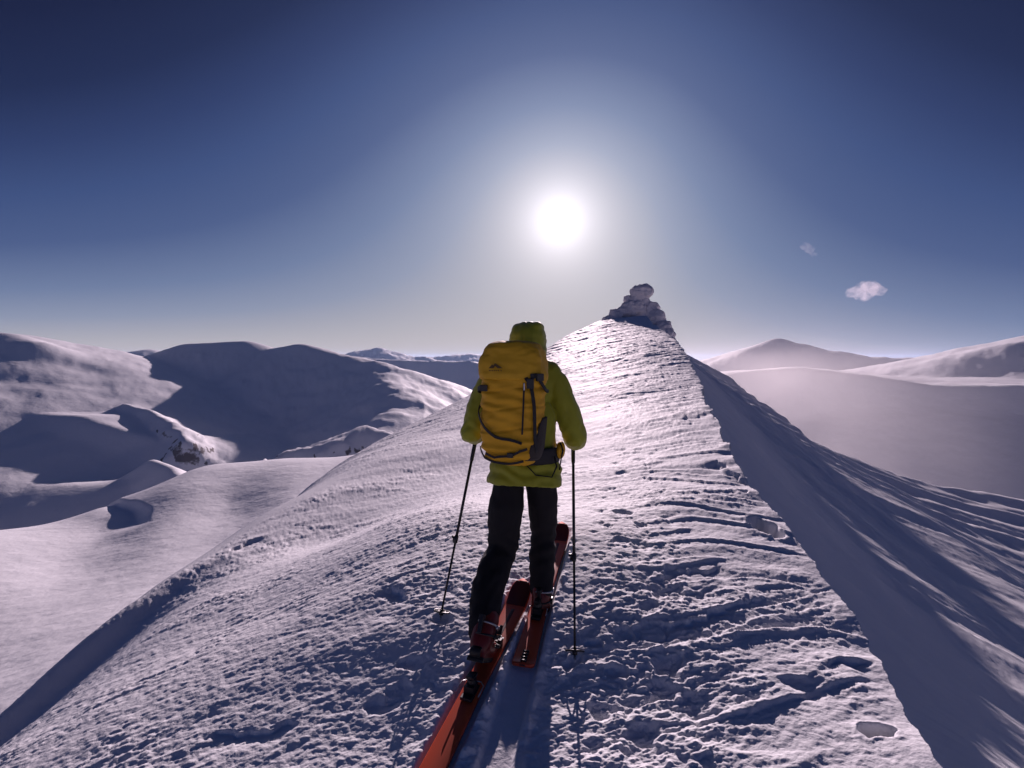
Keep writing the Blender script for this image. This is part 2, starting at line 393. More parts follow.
for px, d, z in [(930, 130, -75), (1024, 130, -70), (1150, 130, -70), (800, 150, -90), (930, 260, -140), (1024, 260, -140), (1150, 260, -140), (800, 300, -150)]: addb(px, d, z)
_bt = tps(bp_, bv_)
def base_bg(x, y):
    th = np.clip(np.arctan2(x, y), -1.15, 1.15); r = np.hypot(x, y)
    z = _bt(th * 3, np.log(np.maximum(r, 3)))
    return z

def ridge_prim(x, y, pts, sf, sb, rnd, curve=0.0):
    """mountain along a crest line; sf = slope on its right-hand side when walking it, sb = on the left"""
    P = [W(*p) for p in pts]; best = None
    for a, b in zip(P[:-1], P[1:]):
        dx, dy = b.x - a.x, b.y - a.y; L2 = dx * dx + dy * dy
        t = np.clip(((x - a.x) * dx + (y - a.y) * dy) / L2, 0, 1)
        cx, cy = a.x + t * dx, a.y + t * dy; d = np.hypot(x - cx, y - cy)
        side = (x - a.x) * dy - (y - a.y) * dx           # >0 right of the walk
        k = np.clip(side / (np.sqrt(L2) * (d + 1e-3)), -1, 1) * 0.5 + 0.5
        sl = sb + (sf - sb) * k
        h = a.z + t * (b.z - a.z) - sl * (np.sqrt(d * d + rnd * rnd) - rnd) / (1 + curve * d)
        best = h if best is None else np.maximum(best, h)
    return best

# name, label, crest (px, py, distance), right slope, left slope, rounding, noise
MTS = [
 ('mountain', 'broad lit snow mountain at the far left edge with a dark cap',
   [[(15, 336, 1600), (-5, 362, 1330), (-40, 405, 1060), .50, .25], [(-200, 340, 1900), (15, 336, 1600), .25, .25],
    [(-60, 329, 1500), (10, 334, 1480), (34, 342, 1460), .55, .5]], 45, 5),
 ('mountain', 'low snow terrace below the lit far-left mountain ending in a shaded scarp',
   [[(-300, 414, 1080), (0, 414, 1050), (80, 416, 1030), (158, 441, 980), .60, .10]], 12, 3),
 ('mountain', 'small rocky snow knoll at the foot of the far-left mountain',
   [[(126, 404, 1160), (150, 409, 1110), (172, 424, 1030), (188, 442, 960), .85, .75]], 10, 15),
 ('mountain', 'small rocky snow hump low in the shaded valley on the left',
   [[(152, 461, 800), (172, 468, 760), (184, 484, 700), .8, .8]], 8, 8),
 ('mountain', 'low lit snow rise in the shaded valley at the left edge',
   [[(-80, 478, 790), (40, 486, 790), (130, 484, 760), .30, .14]], 20, 6),
 ('mountain', 'wide shaded mountain left of the skier with two rounded tops and a lit right spur',
   [[(140, 362, 2050), (190, 343, 1980), (245, 341, 1900), (270, 349, 1880), (300, 344, 1830), (350, 355, 1750), (378, 362, 1700), .50, .34], [(378, 362, 1700), (396, 392, 1350), (392, 425, 1080), .42, .45],
    [(378, 362, 1700), (420, 380, 1650), (462, 406, 1500), .40, .34]], 40, 10),
 ('mountain', 'narrow lit snow spur just left of the skier behind the shaded mountain',
   [[(370, 360, 2700), (400, 368, 2500), (440, 384, 2200), (490, 404, 1900), .45, .45]], 25, 8),
 ('mountain', 'long flat-topped shaded mountain right behind the skier',
   [[(330, 354, 3700), (370, 358, 3600), (420, 361, 3500), (470, 361, 3450), (520, 364, 3400), (560, 372, 3300), .5, .3]], 60, 12),
 ('mountain', 'small rocky snow hummocks at the foot of the shaded mountain',
   [[(285, 455, 700), (320, 445, 720), (345, 440, 720), (365, 425, 780), (385, 430, 770), (410, 436, 760), (440, 440, 740), .45, .5]], 8, 22),
 ('mountain', 'distant blue peak on the horizon left of the skier',
   [[(340, 357, 7000), (362, 350, 7000), (378, 347, 7000), (400, 353, 7000), (425, 357, 7000), .35, .35]], 60, 20),
 ('mountain', 'faint distant range on the horizon behind the backpack',
   [[(400, 357, 8500), (440, 356, 8500), (470, 353, 8500), (500, 356, 8500), (620, 357, 8500), .3, .3]], 60, 25),
 ('mountain', 'distant low hill in the gap between the two left mountains',
   [[(100, 358, 4500), (125, 352, 4500), (150, 349, 4500), (170, 352, 4500), .3, .3]], 60, 15),
 ('mountain', 'pointed hazy mountain right of the rock outcrop',
   [[(690, 372, 2600), (735, 356, 2550), (760, 344, 2500), (778, 338, 2500), (800, 343, 2450), (835, 351, 2400), (870, 357, 2300), (945, 357, 2300), (1000, 362, 2300), .46, .3]], 30, 10),
 ('mountain', 'long snow terrace with a lit edge below the pointed hazy mountain',
   [[(740, 372, 1100), (800, 367, 1050), (860, 374, 1000), (930, 385, 950), (1024, 387, 900), (1300, 387, 850), .60, .03]], 12, 5),
 ('mountain', 'lit snow mountain at the right edge with a dark rounded cap',
   [[(905, 364, 1900), (940, 358, 1800), (975, 351, 1700), (1005, 343, 1650), (1040, 334, 1650), (1200, 335, 1650), .24, .3], [(992, 352, 1500), (1012, 343, 1500), (1060, 335, 1500), (1300, 335, 1500), .5, .2]], 30, 8),
]
def smax(a, b, k):
    return 0.5 * (a + b + np.sqrt((a - b) ** 2 + k * k))

def build_terrain():
    A1 = np.radians(58)
    th = np.concatenate([np.linspace(-A1, A1, NA), np.linspace(A1, 2 * np.pi - A1, 90)[1:-1]])
    rr = np.concatenate([np.geomspace(0.12, 1.5, 26)[:-1], 1 / np.linspace(1 / 1.5, 1 / 12, NR1)[:-1], np.geomspace(12, 75, NR2)[:-1], np.geomspace(75, 9500, NR3), [12000, 18000, 30000]])
    T, RR = np.meshgrid(th, rr)
    x = (np.sin(T) * RR).ravel(); y = (np.cos(T) * RR).ravel(); r = RR.ravel()
    nr, na = len(rr), len(th)
    # tangent-friendly: ridge
    H = np.full(x.shape, -1e9); ow = np.zeros(x.shape, int)
    mk = r < 260
    hr = np.full(x.shape, -1e9); hr[mk] = ridge_h(x[mk], y[mk])
    hb = base_bg(x, y)
    far = r > 60
    nb = np.zeros(x.shape)
    xf, yf = x[far], y[far]
    nb[far] = (3.0 * fbm(xf / 90, yf / 90, 4, 400) + 9 * fbm(xf / 420, yf / 420, 2, 410)) * sstep(60, 300, r[far])
    hb = hb + nb * (0.22 + .33 * sstep(400, 900, r))
    # a small scarp and wind hollow in the lit shoulder
    q0 = W(104, 516, 330); q1 = W(152, 534, 250)
    s, m_ = seg_feature(x, y, (q0.x, q0.y), (q1.x, q1.y), 14)
    s = s + 5 * perlin(x / 26, y / 26, 450)
    hb = hb - 4.5 * m_ * sstep(2, -4, s) * np.exp(np.clip(s, -400, 0) / 11.0)
    H = hb.copy()
    n1 = fbm(x / 260, y / 260, 5, 420, 0.48); n2 = np.abs(fbm(x / 130 + 2, y / 130, 4, 430))
    for i, (nm, lb, lines, rnd, na_) in enumerate(MTS):
        hm = None
        for ln in lines:
            v = ridge_prim(x, y, ln[:-2], ln[-2], ln[-1], rnd); hm = v if hm is None else smax(hm, v, 12)
        below = sstep(0, 60, np.max([W(*p).z for ln in lines for p in ln[:-2]]) - hm)
        hm = hm + na_ * (n1 * (0.25 + 0.75 * below) - 0.6 * n2 * below)
        if rnd <= 16: hm = hm + na_ * .45 * fbm(x / 48, y / 48, 4, 460 + i) * (0.3 + .7 * below)
        hm[~far] = -1e9
        ow = np.where(hm > H, i + 1, ow); H = np.where(far, smax(H, hm, 8) , H)
    # far land falls with distance
    H = H - (r / 1000) ** 2 * 0.0785
    ow = np.where(hr > H - 0.0, -1, ow); H = np.where(r < 260, smax(hr, H, np.clip(r / 40, 0, 3)) , H)
    H = np.where(r < 45, np.maximum(hr, hb), H)
    V = np.empty((len(x) + 1, 3), np.float32); V[:-1, 0] = x; V[:-1, 1] = y; V[:-1, 2] = H
    V[-1] = (0, 0, float(H[:na].mean()))
    # rock shows where it is steep
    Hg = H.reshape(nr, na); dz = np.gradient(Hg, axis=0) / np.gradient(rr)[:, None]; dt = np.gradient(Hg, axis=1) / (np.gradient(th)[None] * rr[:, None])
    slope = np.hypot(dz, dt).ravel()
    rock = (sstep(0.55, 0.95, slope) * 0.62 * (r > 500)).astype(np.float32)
    i0 = np.arange(nr - 1)[:, None] * na; j = np.arange(na)[None]; j1 = (j + 1) % na
    quads = np.stack([i0 + j, i0 + na + j, i0 + na + j1, i0 + j1], -1).reshape(-1, 4)
    qo = ow[quads[:, 0]]
    def emit(name, q, m, label, tri=None):
        used = np.unique(q); rm = np.full(len(V), -1, np.int64); rm[used] = np.arange(len(used)); q2 = rm[q]
        me = bpy.data.meshes.new(name); me.vertices.add(len(used)); me.vertices.foreach_set('co', V[used].ravel())
        me.loops.add(q2.size); me.loops.foreach_set('vertex_index', q2[:, ::-1].ravel().astype(np.int32)); me.polygons.add(len(q2))
        me.polygons.foreach_set('loop_start', np.arange(0, q2.size, q.shape[1], dtype=np.int32))
        me.polygons.foreach_set('use_smooth', np.ones(len(q2), bool))
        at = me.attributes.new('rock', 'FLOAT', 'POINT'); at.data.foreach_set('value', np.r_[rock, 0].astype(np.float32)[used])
        me.update(calc_edges=True); me.validate(); me.materials.append(m)
        o = bpy.data.objects.new(name, me); COL.objects.link(o); tag(o, label, None, None, 'structure'); return o
    emit('snow_ridge', quads[qo == -1], M_ridge, 'wind carved snow ridge with ski track leading up to the rock outcrop')
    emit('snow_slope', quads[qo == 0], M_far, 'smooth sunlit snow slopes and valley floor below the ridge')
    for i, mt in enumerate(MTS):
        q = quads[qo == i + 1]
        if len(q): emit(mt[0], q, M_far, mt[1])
NA, NR1, NR2, NR3 = 1150, 620, 330, 420
build_terrain()
# ------------------------------------------------------------------ mesh helpers
def mesh_obj(name, bm, m, parent=None, smooth=True, sub=0, bevel=0.0):
    me = bpy.data.meshes.new(name)
    bmesh.ops.recalc_face_normals(bm, faces=bm.faces[:])
    bm.to_mesh(me); bm.free()
    me.polygons.foreach_set('use_smooth', [smooth] * len(me.polygons))
    me.materials.append(m)
    o = bpy.data.objects.new(name, me); COL.objects.link(o)
    if bevel:
        b = o.modifiers.new('bevel', 'BEVEL'); b.width = bevel; b.segments = 2; b.limit_method = 'ANGLE'
    if sub:
        s = o.modifiers.new('sub', 'SUBSURF'); s.levels = sub; s.render_levels = sub
    if parent is not None:
        o.parent = parent; o.matrix_parent_inverse = parent.matrix_world.inverted()
    return o

def empty(name, loc, rz=0.0):
    o = bpy.data.objects.new(name, None); COL.objects.link(o); o.location = loc; o.rotation_euler = (0, 0, rz)
    o.empty_display_size = 0.1
    o.matrix_world = Matrix.Translation(loc) @ Matrix.Rotation(rz, 4, 'Z')
    return o

def frame(dirv, up=Vector((0, 0, 1))):
    d = dirv.normalized(); a = d.cross(up)
    if a.length < 1e-4: a = d.cross(Vector((0, 1, 0)))
    a.normalize(); return a, a.cross(d).normalized()

def add_tube(bm, pts, rad, n=14, flat=None, caps=True, up=Vector((0, 0, 1))):
    """tapered tube along points; rad is a number, or (ra, rb) for an oval section"""
    pts = [Vector(p) for p in pts]; rings = []
    if not isinstance(rad, (list,)): rad = [rad] * len(pts)
    for i, p in enumerate(pts):
        d = (pts[min(i + 1, len(pts) - 1)] - pts[max(i - 1, 0)])
        a, b = frame(d, up); r = rad[i]; ra, rb = r if isinstance(r, tuple) else (r, r)
        rings.append([bm.verts.new(p + a * ra * math.cos(2 * math.pi * k / n) + b * rb * math.sin(2 * math.pi * k / n)) for k in range(n)])
    for q, s in zip(rings[:-1], rings[1:]):
        for k in range(n): bm.faces.new((q[k], q[(k + 1) % n], s[(k + 1) % n], s[k]))
    if caps:
        for rg, p, r in ((rings[0], pts[0], 0), (rings[-1], pts[-1], 0)):
            bm.faces.new(rg if rg is rings[-1] else rg[::-1])
    return rings

def add_capsule(bm, a, b, ra, rb, n=16):
    a, b = Vector(a), Vector(b); d = (b - a).normalized()
    pts, rad = [], []
    for k in range(4):
        t = k / 4 * math.pi / 2; pts.append(a - d * ra * math.cos(t)); rad.append(max(ra * math.sin(t), ra * 0.12))
    for k in range(7): pts.append(a.lerp(b, k / 6)); rad.append(ra + (rb - ra) * k / 6)
    for k in range(1, 5):
        t = k / 4 * math.pi / 2; pts.append(b + d * rb * math.sin(t)); rad.append(max(rb * math.cos(t), rb * 0.12))
    add_tube(bm, pts, rad, n)

def add_ell(bm, c, rx, ry, rz, rot=None, sub=3):
    M = Matrix.Translation(Vector(c)) @ (rot.to_4x4() if rot else Matrix.Identity(4)) @ Matrix.Diagonal((rx, ry, rz, 1))
    bmesh.ops.create_icosphere(bm, subdivisions=sub, radius=1.0, matrix=M)

def add_box(bm, c, sx, sy, sz, rot=None):
    M = Matrix.Translation(Vector(c)) @ (rot.to_4x4() if rot else Matrix.Identity(4)) @ Matrix.Diagonal((sx, sy, sz, 1))
    bmesh.ops.create_cube(bm, size=1.0, matrix=M)

def fuse(bm, voxel, smooth=6, fac=0.5):
    """weld overlapping closed shapes into one continuous skin and return its mesh"""
    me = bpy.data.meshes.new('tmp'); bmesh.ops.recalc_face_normals(bm, faces=bm.faces[:]); bm.to_mesh(me); bm.free()
    o = bpy.data.objects.new('tmp', me); COL.objects.link(o)
    r = o.modifiers.new('r', 'REMESH'); r.mode = 'VOXEL'; r.voxel_size = voxel
    s = o.modifiers.new('s', 'SMOOTH'); s.iterations = smooth; s.factor = fac
    dg = bpy.context.evaluated_depsgraph_get()
    m2 = bpy.data.meshes.new_from_object(o.evaluated_get(dg)); bpy.data.objects.remove(o); bpy.data.meshes.remove(me)
    return m2

def skin_obj(name, me, m, parent=None, disp=None, smooth=True):
    me.name = name
    if disp:
        me.update(); co = np.empty(len(me.vertices) * 3, np.float32); me.vertices.foreach_get('co', co); co = co.reshape(-1, 3)
        no = np.empty(len(me.vertices) * 3, np.float32); me.vertices.foreach_get('normal', no); no = no.reshape(-1, 3)
        co = co + no * disp(co.astype(float), no.astype(float))[:, None]; me.vertices.foreach_set('co', co.astype(np.float32).ravel())
    me.polygons.foreach_set('use_smooth', [smooth] * len(me.polygons)); me.materials.clear(); me.materials.append(m); me.update()
    o = bpy.data.objects.new(name, me); COL.objects.link(o)
    if parent is not None: o.parent = parent; o.matrix_parent_inverse = parent.matrix_world.inverted()
    return o

def n3(co, sc, seed=0.0, aniso=(1, 1, 1)):
    return np.array([mnoise.noise(Vector((c[0] * sc * aniso[0] + seed, c[1] * sc * aniso[1] - seed, c[2] * sc * aniso[2] + 2 * seed))) for c in co])

def gz(x, y):
    return float(ridge_h(np.array([float(x)]), np.array([float(y)]))[0])

# ------------------------------------------------------------------ materials of the things
M_jacket = mat('lime_shell_fabric', (0.31, 0.32, 0.014), 0.62, vary=0.10, vscale=9, bump=0.3, bscale=140, sheen=0.2)
M_trouser = mat('black_shell_fabric', (0.008, 0.007, 0.009), 0.8, vary=0.2, vscale=8, bump=0.3, bscale=120)
M_pack = mat('mustard_pack_fabric', (0.68, 0.36, 0.012), 0.68, vary=0.14, vscale=11, bump=0.35, bscale=220)
M_lid = mat('mustard_lid_fabric', (0.62, 0.35, 0.014), 0.68, vary=0.14, vscale=11, bump=0.35, bscale=220)
M_web = mat('black_webbing', (0.015, 0.015, 0.018), 0.6, vary=0.2, vscale=50)
M_mesh = mat('dark_stretch_mesh', (0.045, 0.038, 0.035), 0.8, vary=0.3, vscale=60, bump=0.4, bscale=300)
M_plastic = mat('black_plastic', (0.02, 0.02, 0.022), 0.35)
M_skin = mat('skin', (0.55, 0.33, 0.25), 0.5)
M_hair = mat('brown_hair', (0.06, 0.035, 0.02), 0.6)
M_glove = mat('black_glove', (0.02, 0.02, 0.022), 0.6, vary=0.2, vscale=30)
M_boot = mat('dark_red_boot_shell', (0.16, 0.018, 0.014), 0.35, vary=0.25, vscale=14)
M_bootblk = mat('black_boot_rubber', (0.016, 0.015, 0.016), 0.5)
M_metal = mat('worn_metal', (0.5, 0.5, 0.52), 0.35, metal=1.0)
M_shaft = mat('anodised_black_shaft', (0.03, 0.03, 0.035), 0.35, metal=0.4)
M_skired = mat('orange_red_ski_topsheet', (0.68, 0.085, 0.026), 0.36, spec=0.5, vary=0.18, vscale=5)
M_skidark = mat('dark_ski_graphic_and_tip_shade', (0.10, 0.012, 0.012), 0.42, vary=0.25, vscale=12)  # printed centre stripe, and the shade painted on the tips
M_skin_ski = mat('climbing_skin', (0.16, 0.05, 0.03), 0.9)
M_rime = snow_mat('rime_crusted_rock', [(0.8, 0.35, 0.8), (3.0, 0.12, 0.7)], col=(0.68, 0.65, 0.69))

# ------------------------------------------------------------------ skier
HEAD = R(14); fw = Vector((math.sin(HEAD), math.cos(HEAD), 0)); rt = Vector((math.cos(HEAD), -math.sin(HEAD), 0)); UP = Vector((0, 0, 1))
hipR, kneeR, ankR = W(543, 466, 3.04), W(544, 533, 3.12), W(541.5, 600, 2.99)
hipL, kneeL, ankL = W(506, 466, 2.98), W(502, 548, 2.94), W(484, 638, 2.52)
pel = W(524, 462, 3.02); waist = W(525, 436, 3.05); chest = W(525, 396, 3.08); neck = W(527, 360, 3.12); headc = W(528, 341, 3.15)
shR, elR, haR = W(556, 384, 3.06), W(575, 436, 3.07), W(573, 437, 3.30)
shL, elL, haL = W(489, 386, 3.02), W(473, 431, 2.98), W(477, 433, 3.24)

person = empty('person', (0.02, 2.9, gz(0.02, 2.9)))
tag(person, 'person in lime green hooded jacket and black trousers walking up the ridge on skis', 'person', kind=None)

def rot_heading(tilt=0.0, extra=0.0):
    return (Matrix.Rotation(-HEAD + extra, 3, 'Z') @ Matrix.Rotation(tilt, 3, 'X'))

# the body, one continuous skin
bm = bmesh.new()
add_capsule(bm, hipR.lerp(pel, .3), kneeR, .066, .050); add_capsule(bm, kneeR, ankR, .052, .036)
add_capsule(bm, hipL.lerp(pel, .35) + fw * .02, kneeL, .066, .050); add_capsule(bm, kneeL, ankL, .052, .036)
def foot_pose(ank, yaw, pitch):
    f = Vector((math.sin(yaw) * math.cos(pitch), math.cos(yaw) * math.cos(pitch), math.sin(pitch))); return f
fR = foot_pose(ankR, R(14), R(6)); fL = foot_pose(ankL, R(19), R(-30))
add_capsule(bm, ankR - UP * .03 - fR * .03, ankR - UP * .05 + fR * .17, .04, .03); add_capsule(bm, ankL - UP * .03 - fL * .03, ankL - UP * .05 + fL * .17, .04, .03)
add_ell(bm, pel + fw * .01, .140, .085, .10, rot_heading()); add_ell(bm, waist, .13, .09, .13, rot_heading()); add_ell(bm, chest, .165, .11, .17, rot_heading())
add_capsule(bm, shL.lerp(chest, .1), shR.lerp(chest, .1), .055, .055); add_capsule(bm, chest, neck, .08, .052); add_capsule(bm, neck, headc, .05, .055)
add_capsule(bm, shR, elR, .048, .036); add_capsule(bm, elR, haR, .036, .026); add_capsule(bm, shL, elL, .048, .036); add_capsule(bm, elL, haL, .036, .026)
add_ell(bm, headc + fw * .01, .074, .092, .108, rot_heading()); add_ell(bm, headc + fw * .055 - UP * .06, .045, .045, .05, rot_heading())
add_ell(bm, headc + fw * .105 - UP * .012, .013, .02, .026, rot_heading(), 2)      # nose
for s in (-1, 1):
    add_ell(bm, headc + rt * s * .077 - UP * .005, .010, .02, .03, rot_heading(), 2)  # ears
    add_ell(bm, headc + rt * s * .032 + fw * .088 + UP * .022, .02, .012, .008, rot_heading(), 2)  # brows
add_ell(bm, headc + fw * .098 - UP * .05, .024, .012, .007, rot_heading(), 2)     # lips
def hand(bm, hc, thick, side):
    """a closed hand round an upright grip at hc: palm, four unequal fingers, thumb"""
    palm = hc + rt * side * .028 - fw * .01
    add_ell(bm, palm, thick * 1.35, .040, .042, rot_heading())
    for k, (dz, ln) in enumerate(((.030, 1.0), (.010, 1.1), (-.010, 1.02), (-.029, .85))):
        pts = []
        for j in range(6):
            a = R(10 + 42 * j * ln) ; pts.append(hc + UP * dz + rt * side * math.cos(a) * .030 + fw * math.sin(a) * .034)
        add_tube(bm, pts, [.0105 * thick / .02, .0105 * thick / .02, .010 * thick / .02, .0095 * thick / .02, .009 * thick / .02, .007 * thick / .02], 8)
    t = [palm - fw * .02 + UP * .012, hc - fw * .034 + UP * .03 + rt * side * .01, hc - fw * .030 + UP * .046 - rt * side * .012, hc - fw * .016 + UP * .052 - rt * side * .024]
    add_tube(bm, t, [.013, .012, .0105, .008], 8)
hand(bm, haR, .017, 1); hand(bm, haL, .017, -1)
body = skin_obj('body', fuse(bm, .008, 3, .4), M_skin, person)
# face details and hair
M_eye = mat('eye', (.05, .04, .035), .2)
for s in (-1, 1):
    bm = bmesh.new(); add_ell(bm, headc + rt * s * .031 + fw * .089 + UP * .006, .012, .007, .007, rot_heading(), 2)
    mesh_obj('eye', bm, M_eye, person)
bm = bmesh.new(); add_ell(bm, headc - fw * .008 + UP * .022, .080, .092, .098, rot_heading())
mesh_obj('hair', bm, M_hair, person)

# trousers
bm = bmesh.new()
add_ell(bm, pel - UP * .03, .160, .105, .10, rot_heading())
def limb(bm, pts, rad):
    for a, b, r0, r1 in zip(pts[:-1], pts[1:], rad[:-1], rad[1:]): add_capsule(bm, a, b, r0, r1, 18)
limb(bm, [W(541, 484, 3.05), W(543, 500, 3.06), kneeR, W(542.5, 566, 3.06), W(542, 588, 3.01)], [.100, .098, .083, .082, .076])
limb(bm, [W(508, 486, 3.0), W(506, 507, 2.97), W(502.5, 548, 2.95), W(487, 590, 2.74), W(483, 630, 2.57)], [.098, .110, .094, .096, .082])
def trouser_disp(co, no):
    d = .010 * n3(co, 9, 3.0, (1, 1, .55)) + .006 * n3(co, 22, 7.0, (1, 1, .8))
    for k, az_ in ((kneeR, .03), (kneeL, .03)):
        q = np.exp(-((co[:, 2] - k.z + .02) / .11) ** 2); d += q * .0025 * np.sin((co[:, 2] * 75) + 9 * co[:, 0] + 3 * np.sin(co[:, 0] * 20))
    q = np.exp(-((co[:, 2] - .62) / .10) ** 2); d += q * .0025 * np.sin(co[:, 2] * 80 + 4 * np.sin(co[:, 0] * 25))
    return d
skin_obj('trousers', fuse(bm, .009, 5), M_trouser, person, trouser_disp)

# jacket with sleeves and raised hood
bm = bmesh.new()
add_ell(bm, W(525, 386, 3.09), .205, .135, .175, rot_heading()); add_ell(bm, W(525, 420, 3.06), .190, .130, .19, rot_heading())
rings = []
hemz = W(524, 485, 3.0).z
for z, a, b, c in ((hemz, .238, .168, W(524, 470, 3.02)), (hemz + .10, .226, .155, W(524.5, 460, 3.03)), (hemz + .25, .195, .14, waist), (hemz + .4, .19, .13, chest)):
    rings.append([bm.verts.new(Vector((c.x, c.y, z + (.025 * -math.sin(2 * math.pi * k / 32) if z == hemz else 0))) + rt * a * math.cos(2 * math.pi * k / 32) + fw * b * math.sin(2 * math.pi * k / 32)) for k in range(32)])
for q, s in zip(rings[:-1], rings[1:]):
    for k in range(32): bm.faces.new((q[k], q[(k + 1) % 32], s[(k + 1) % 32], s[k]))
bm.faces.new(rings[0][::-1]); bm.faces.new(rings[-1])
limb(bm, [W(548, 376, 3.06), shR, W(568, 412, 3.05), W(575.5, 437, 3.06), W(575, 440, 3.14), haR - fw * .05 - UP * .01], [.075, .080, .079, .073, .067, .047])
limb(bm, [W(498, 376, 3.04), shL, W(479, 410, 3.00), W(472, 431, 2.98), W(474, 434, 3.06), haL - fw * .05 - UP * .01], [.075, .080, .078, .072, .066, .047])
limb(bm, [W(514, 372, 3.08), W(505, 377, 3.06)], [.09, .08]); limb(bm, [W(537, 370, 3.09), W(548, 374, 3.07)], [.09, .085])
limb(bm, [W(526, 378, 3.10), W(528, 356, 3.12)], [.12, .105])
hm = bmesh.new()
add_ell(bm, headc + UP * .004, .121, .132, .124, rot_heading()); add_ell(bm, headc - fw * .03 + UP * .02, .112, .10, .088, rot_heading(R(8)))
add_ell(bm, headc + rt * .02 - UP * .07 - fw * .01, .105, .115, .10, rot_heading())
add_ell(bm, headc + rt * .060 + UP * .083, .040, .09, .036, rot_heading()); add_ell(bm, headc - rt * .05 + UP * .066, .055, .09, .045, rot_heading())
def jacket_disp(co, no):
    d = .009 * n3(co, 7, 1.0) + .006 * n3(co, 16, 4.0, (1, 1, .6)) + .0035 * n3(co, 36, 9.0, (1, 1, .7))
    for k in (elR, elL):
        r_ = np.linalg.norm((co - np.array(k)) * np.array([1, 1, .8]), axis=1); q = np.exp(-(r_ / .11) ** 2)
        d += q * .0035 * np.sin(co[:, 2] * 90 + co[:, 1] * 60 + 3 * np.sin(co[:, 0] * 30))
    q = np.exp(-((co[:, 2] - hemz - .10) / .07) ** 2); d += q * .006 * np.sin(co[:, 2] * 85 + 14 * co[:, 0] + 2 * np.sin(co[:, 0] * 22))
    # hood seam and drawcord channel at its back
    hx = (co - np.array(headc)) @ np.array(rt); q = np.exp(-((hx + .004) / .005) ** 2) * (co[:, 2] > headc.z - .02) + .7 * np.exp(-((co[:, 2] - headc.z - .02) / .006) ** 2) * (co[:, 2] > neck.z)
    return d - .004 * q
jk = skin_obj('jacket', fuse(bm, .0085, 5), M_jacket, person, jacket_disp)
# the hood is open round the face
bmj = bmesh.new(); bmj.from_mesh(jk.data)
def in_face(v):
    q = v.co - headc; a, b = q.dot(rt), q.z; return q.dot(fw) > .055 and (a / .078) ** 2 + ((b + .015) / .098) ** 2 < 1
bmesh.ops.delete(bmj, geom=[v for v in bmj.verts if in_face(v)], context='VERTS'); bmj.to_mesh(jk.data); bmj.free()
for s, el, ha in ((1, elR, haR), (-1, elL, haL)):
    bm = bmesh.new(); add_tube(bm, [ha - fw * .075 - UP * .012, ha - fw * .04 - UP * .008], [.052, .049], 24)
    mesh_obj('cuff', bm, M_jacket, jk)
for s, ha in ((1, haR), (-1, haL)):
    bm = bmesh.new(); hand(bm, ha, .022, s); add_capsule(bm, ha - fw * .02 + rt * s * .015, ha - fw * .09 - UP * .01, .036, .043)
    skin_obj('glove', fuse(bm, .0045, 2, .4), M_glove, person)

# boots
def make_boot(ank, yaw, pitch, label):
    f = Vector((math.sin(yaw) * math.cos(pitch), math.cos(yaw) * math.cos(pitch), math.sin(pitch))); r = Vector((math.cos(yaw), -math.sin(yaw), 0)); u = r.cross(f).normalized()
    sole = ank - u * .105
    knee = kneeR if ank is ankR else kneeL
    sh = (knee - ank).normalized(); fs = UP.cross(r) if False else sh.cross(r).normalized() * -1
    if fs.dot(f) < 0: fs = -fs
    def Q(a, b, c):
        k = max(0.0, min(1.0, (c - .085) / .04)); lo = sole + r * a + f * b + u * c
        return lo.lerp(ank + r * a + fs * b + sh * (c - .105), k)
    bm = bmesh.new()
    limb(bm, [Q(0, -.035, .07), Q(0, .06, .06), Q(0, .165, .045)], [.056, .054, .044])
    limb(bm, [Q(0, -.03, .08), Q(0, -.022, .14), Q(0, -.002, .20)], [.060, .060, .066])
    add_box(bm, Q(0, .06, .022), .085, .27, .04, Matrix((r, f, u)).transposed())
    b = skin_obj('boot', fuse(bm, .007, 3), M_boot, person, lambda co, no: .003 * n3(co, 14, 2.0))
    if label: b['label'] = label
    bm = bmesh.new()
    for k in range(9):       # lugged sole
        add_box(bm, Q(0, -.075 + .034 * k, .004), .088 - .004 * max(0, k - 5), .024, .016, Matrix((r, f, u)).transposed())
    add_box(bm, Q(0, .06, .014), .086, .285, .012, Matrix((r, f, u)).transposed())
    mesh_obj('sole', bm, M_bootblk, b, False, bevel=.003)
    for hgt, yy, rad in ((.165, .0, .068), (.115, .0, .066), (.075, .085, .060)):
        bm = bmesh.new(); ring = []
        for k in range(17):
            a = R(-200 + 220 * k / 16 + 90); ring.append(Q(math.cos(a) * rad, -.012 + yy + math.sin(a) * rad * 1.02, hgt + .008 * math.sin(a)))
        add_tube(bm, ring, (.0055), 8)
        add_box(bm, Q(rad, -.01 + yy, hgt), .012, .05, .018, Matrix((r, f, u)).transposed())
        mesh_obj('buckle', bm, M_metal if hgt == .165 else M_plastic, b, True)
    bm = bmesh.new(); add_box(bm, Q(0, -.100, .135), .022, .020, .09, Matrix((r, f, u)).transposed()); add_box(bm, Q(0, -.097, .17), .034, .018, .025, Matrix((r, f, u)).transposed())
    mesh_obj('walk_lever', bm, M_plastic, b, False, bevel=.003)
    bm = bmesh.new(); add_tube(bm, [Q(0, -.085, .062), Q(0, -.102, .05), Q(0, -.098, .02)], [(.030, .008)] * 3, 10)
    mesh_obj('heel_rand', bm, M_bootblk, b)
    return sole, f, r, u
soleR = make_boot(ankR, R(14), R(5), None)
soleL = make_boot(ankL, R(19), R(-30), None)

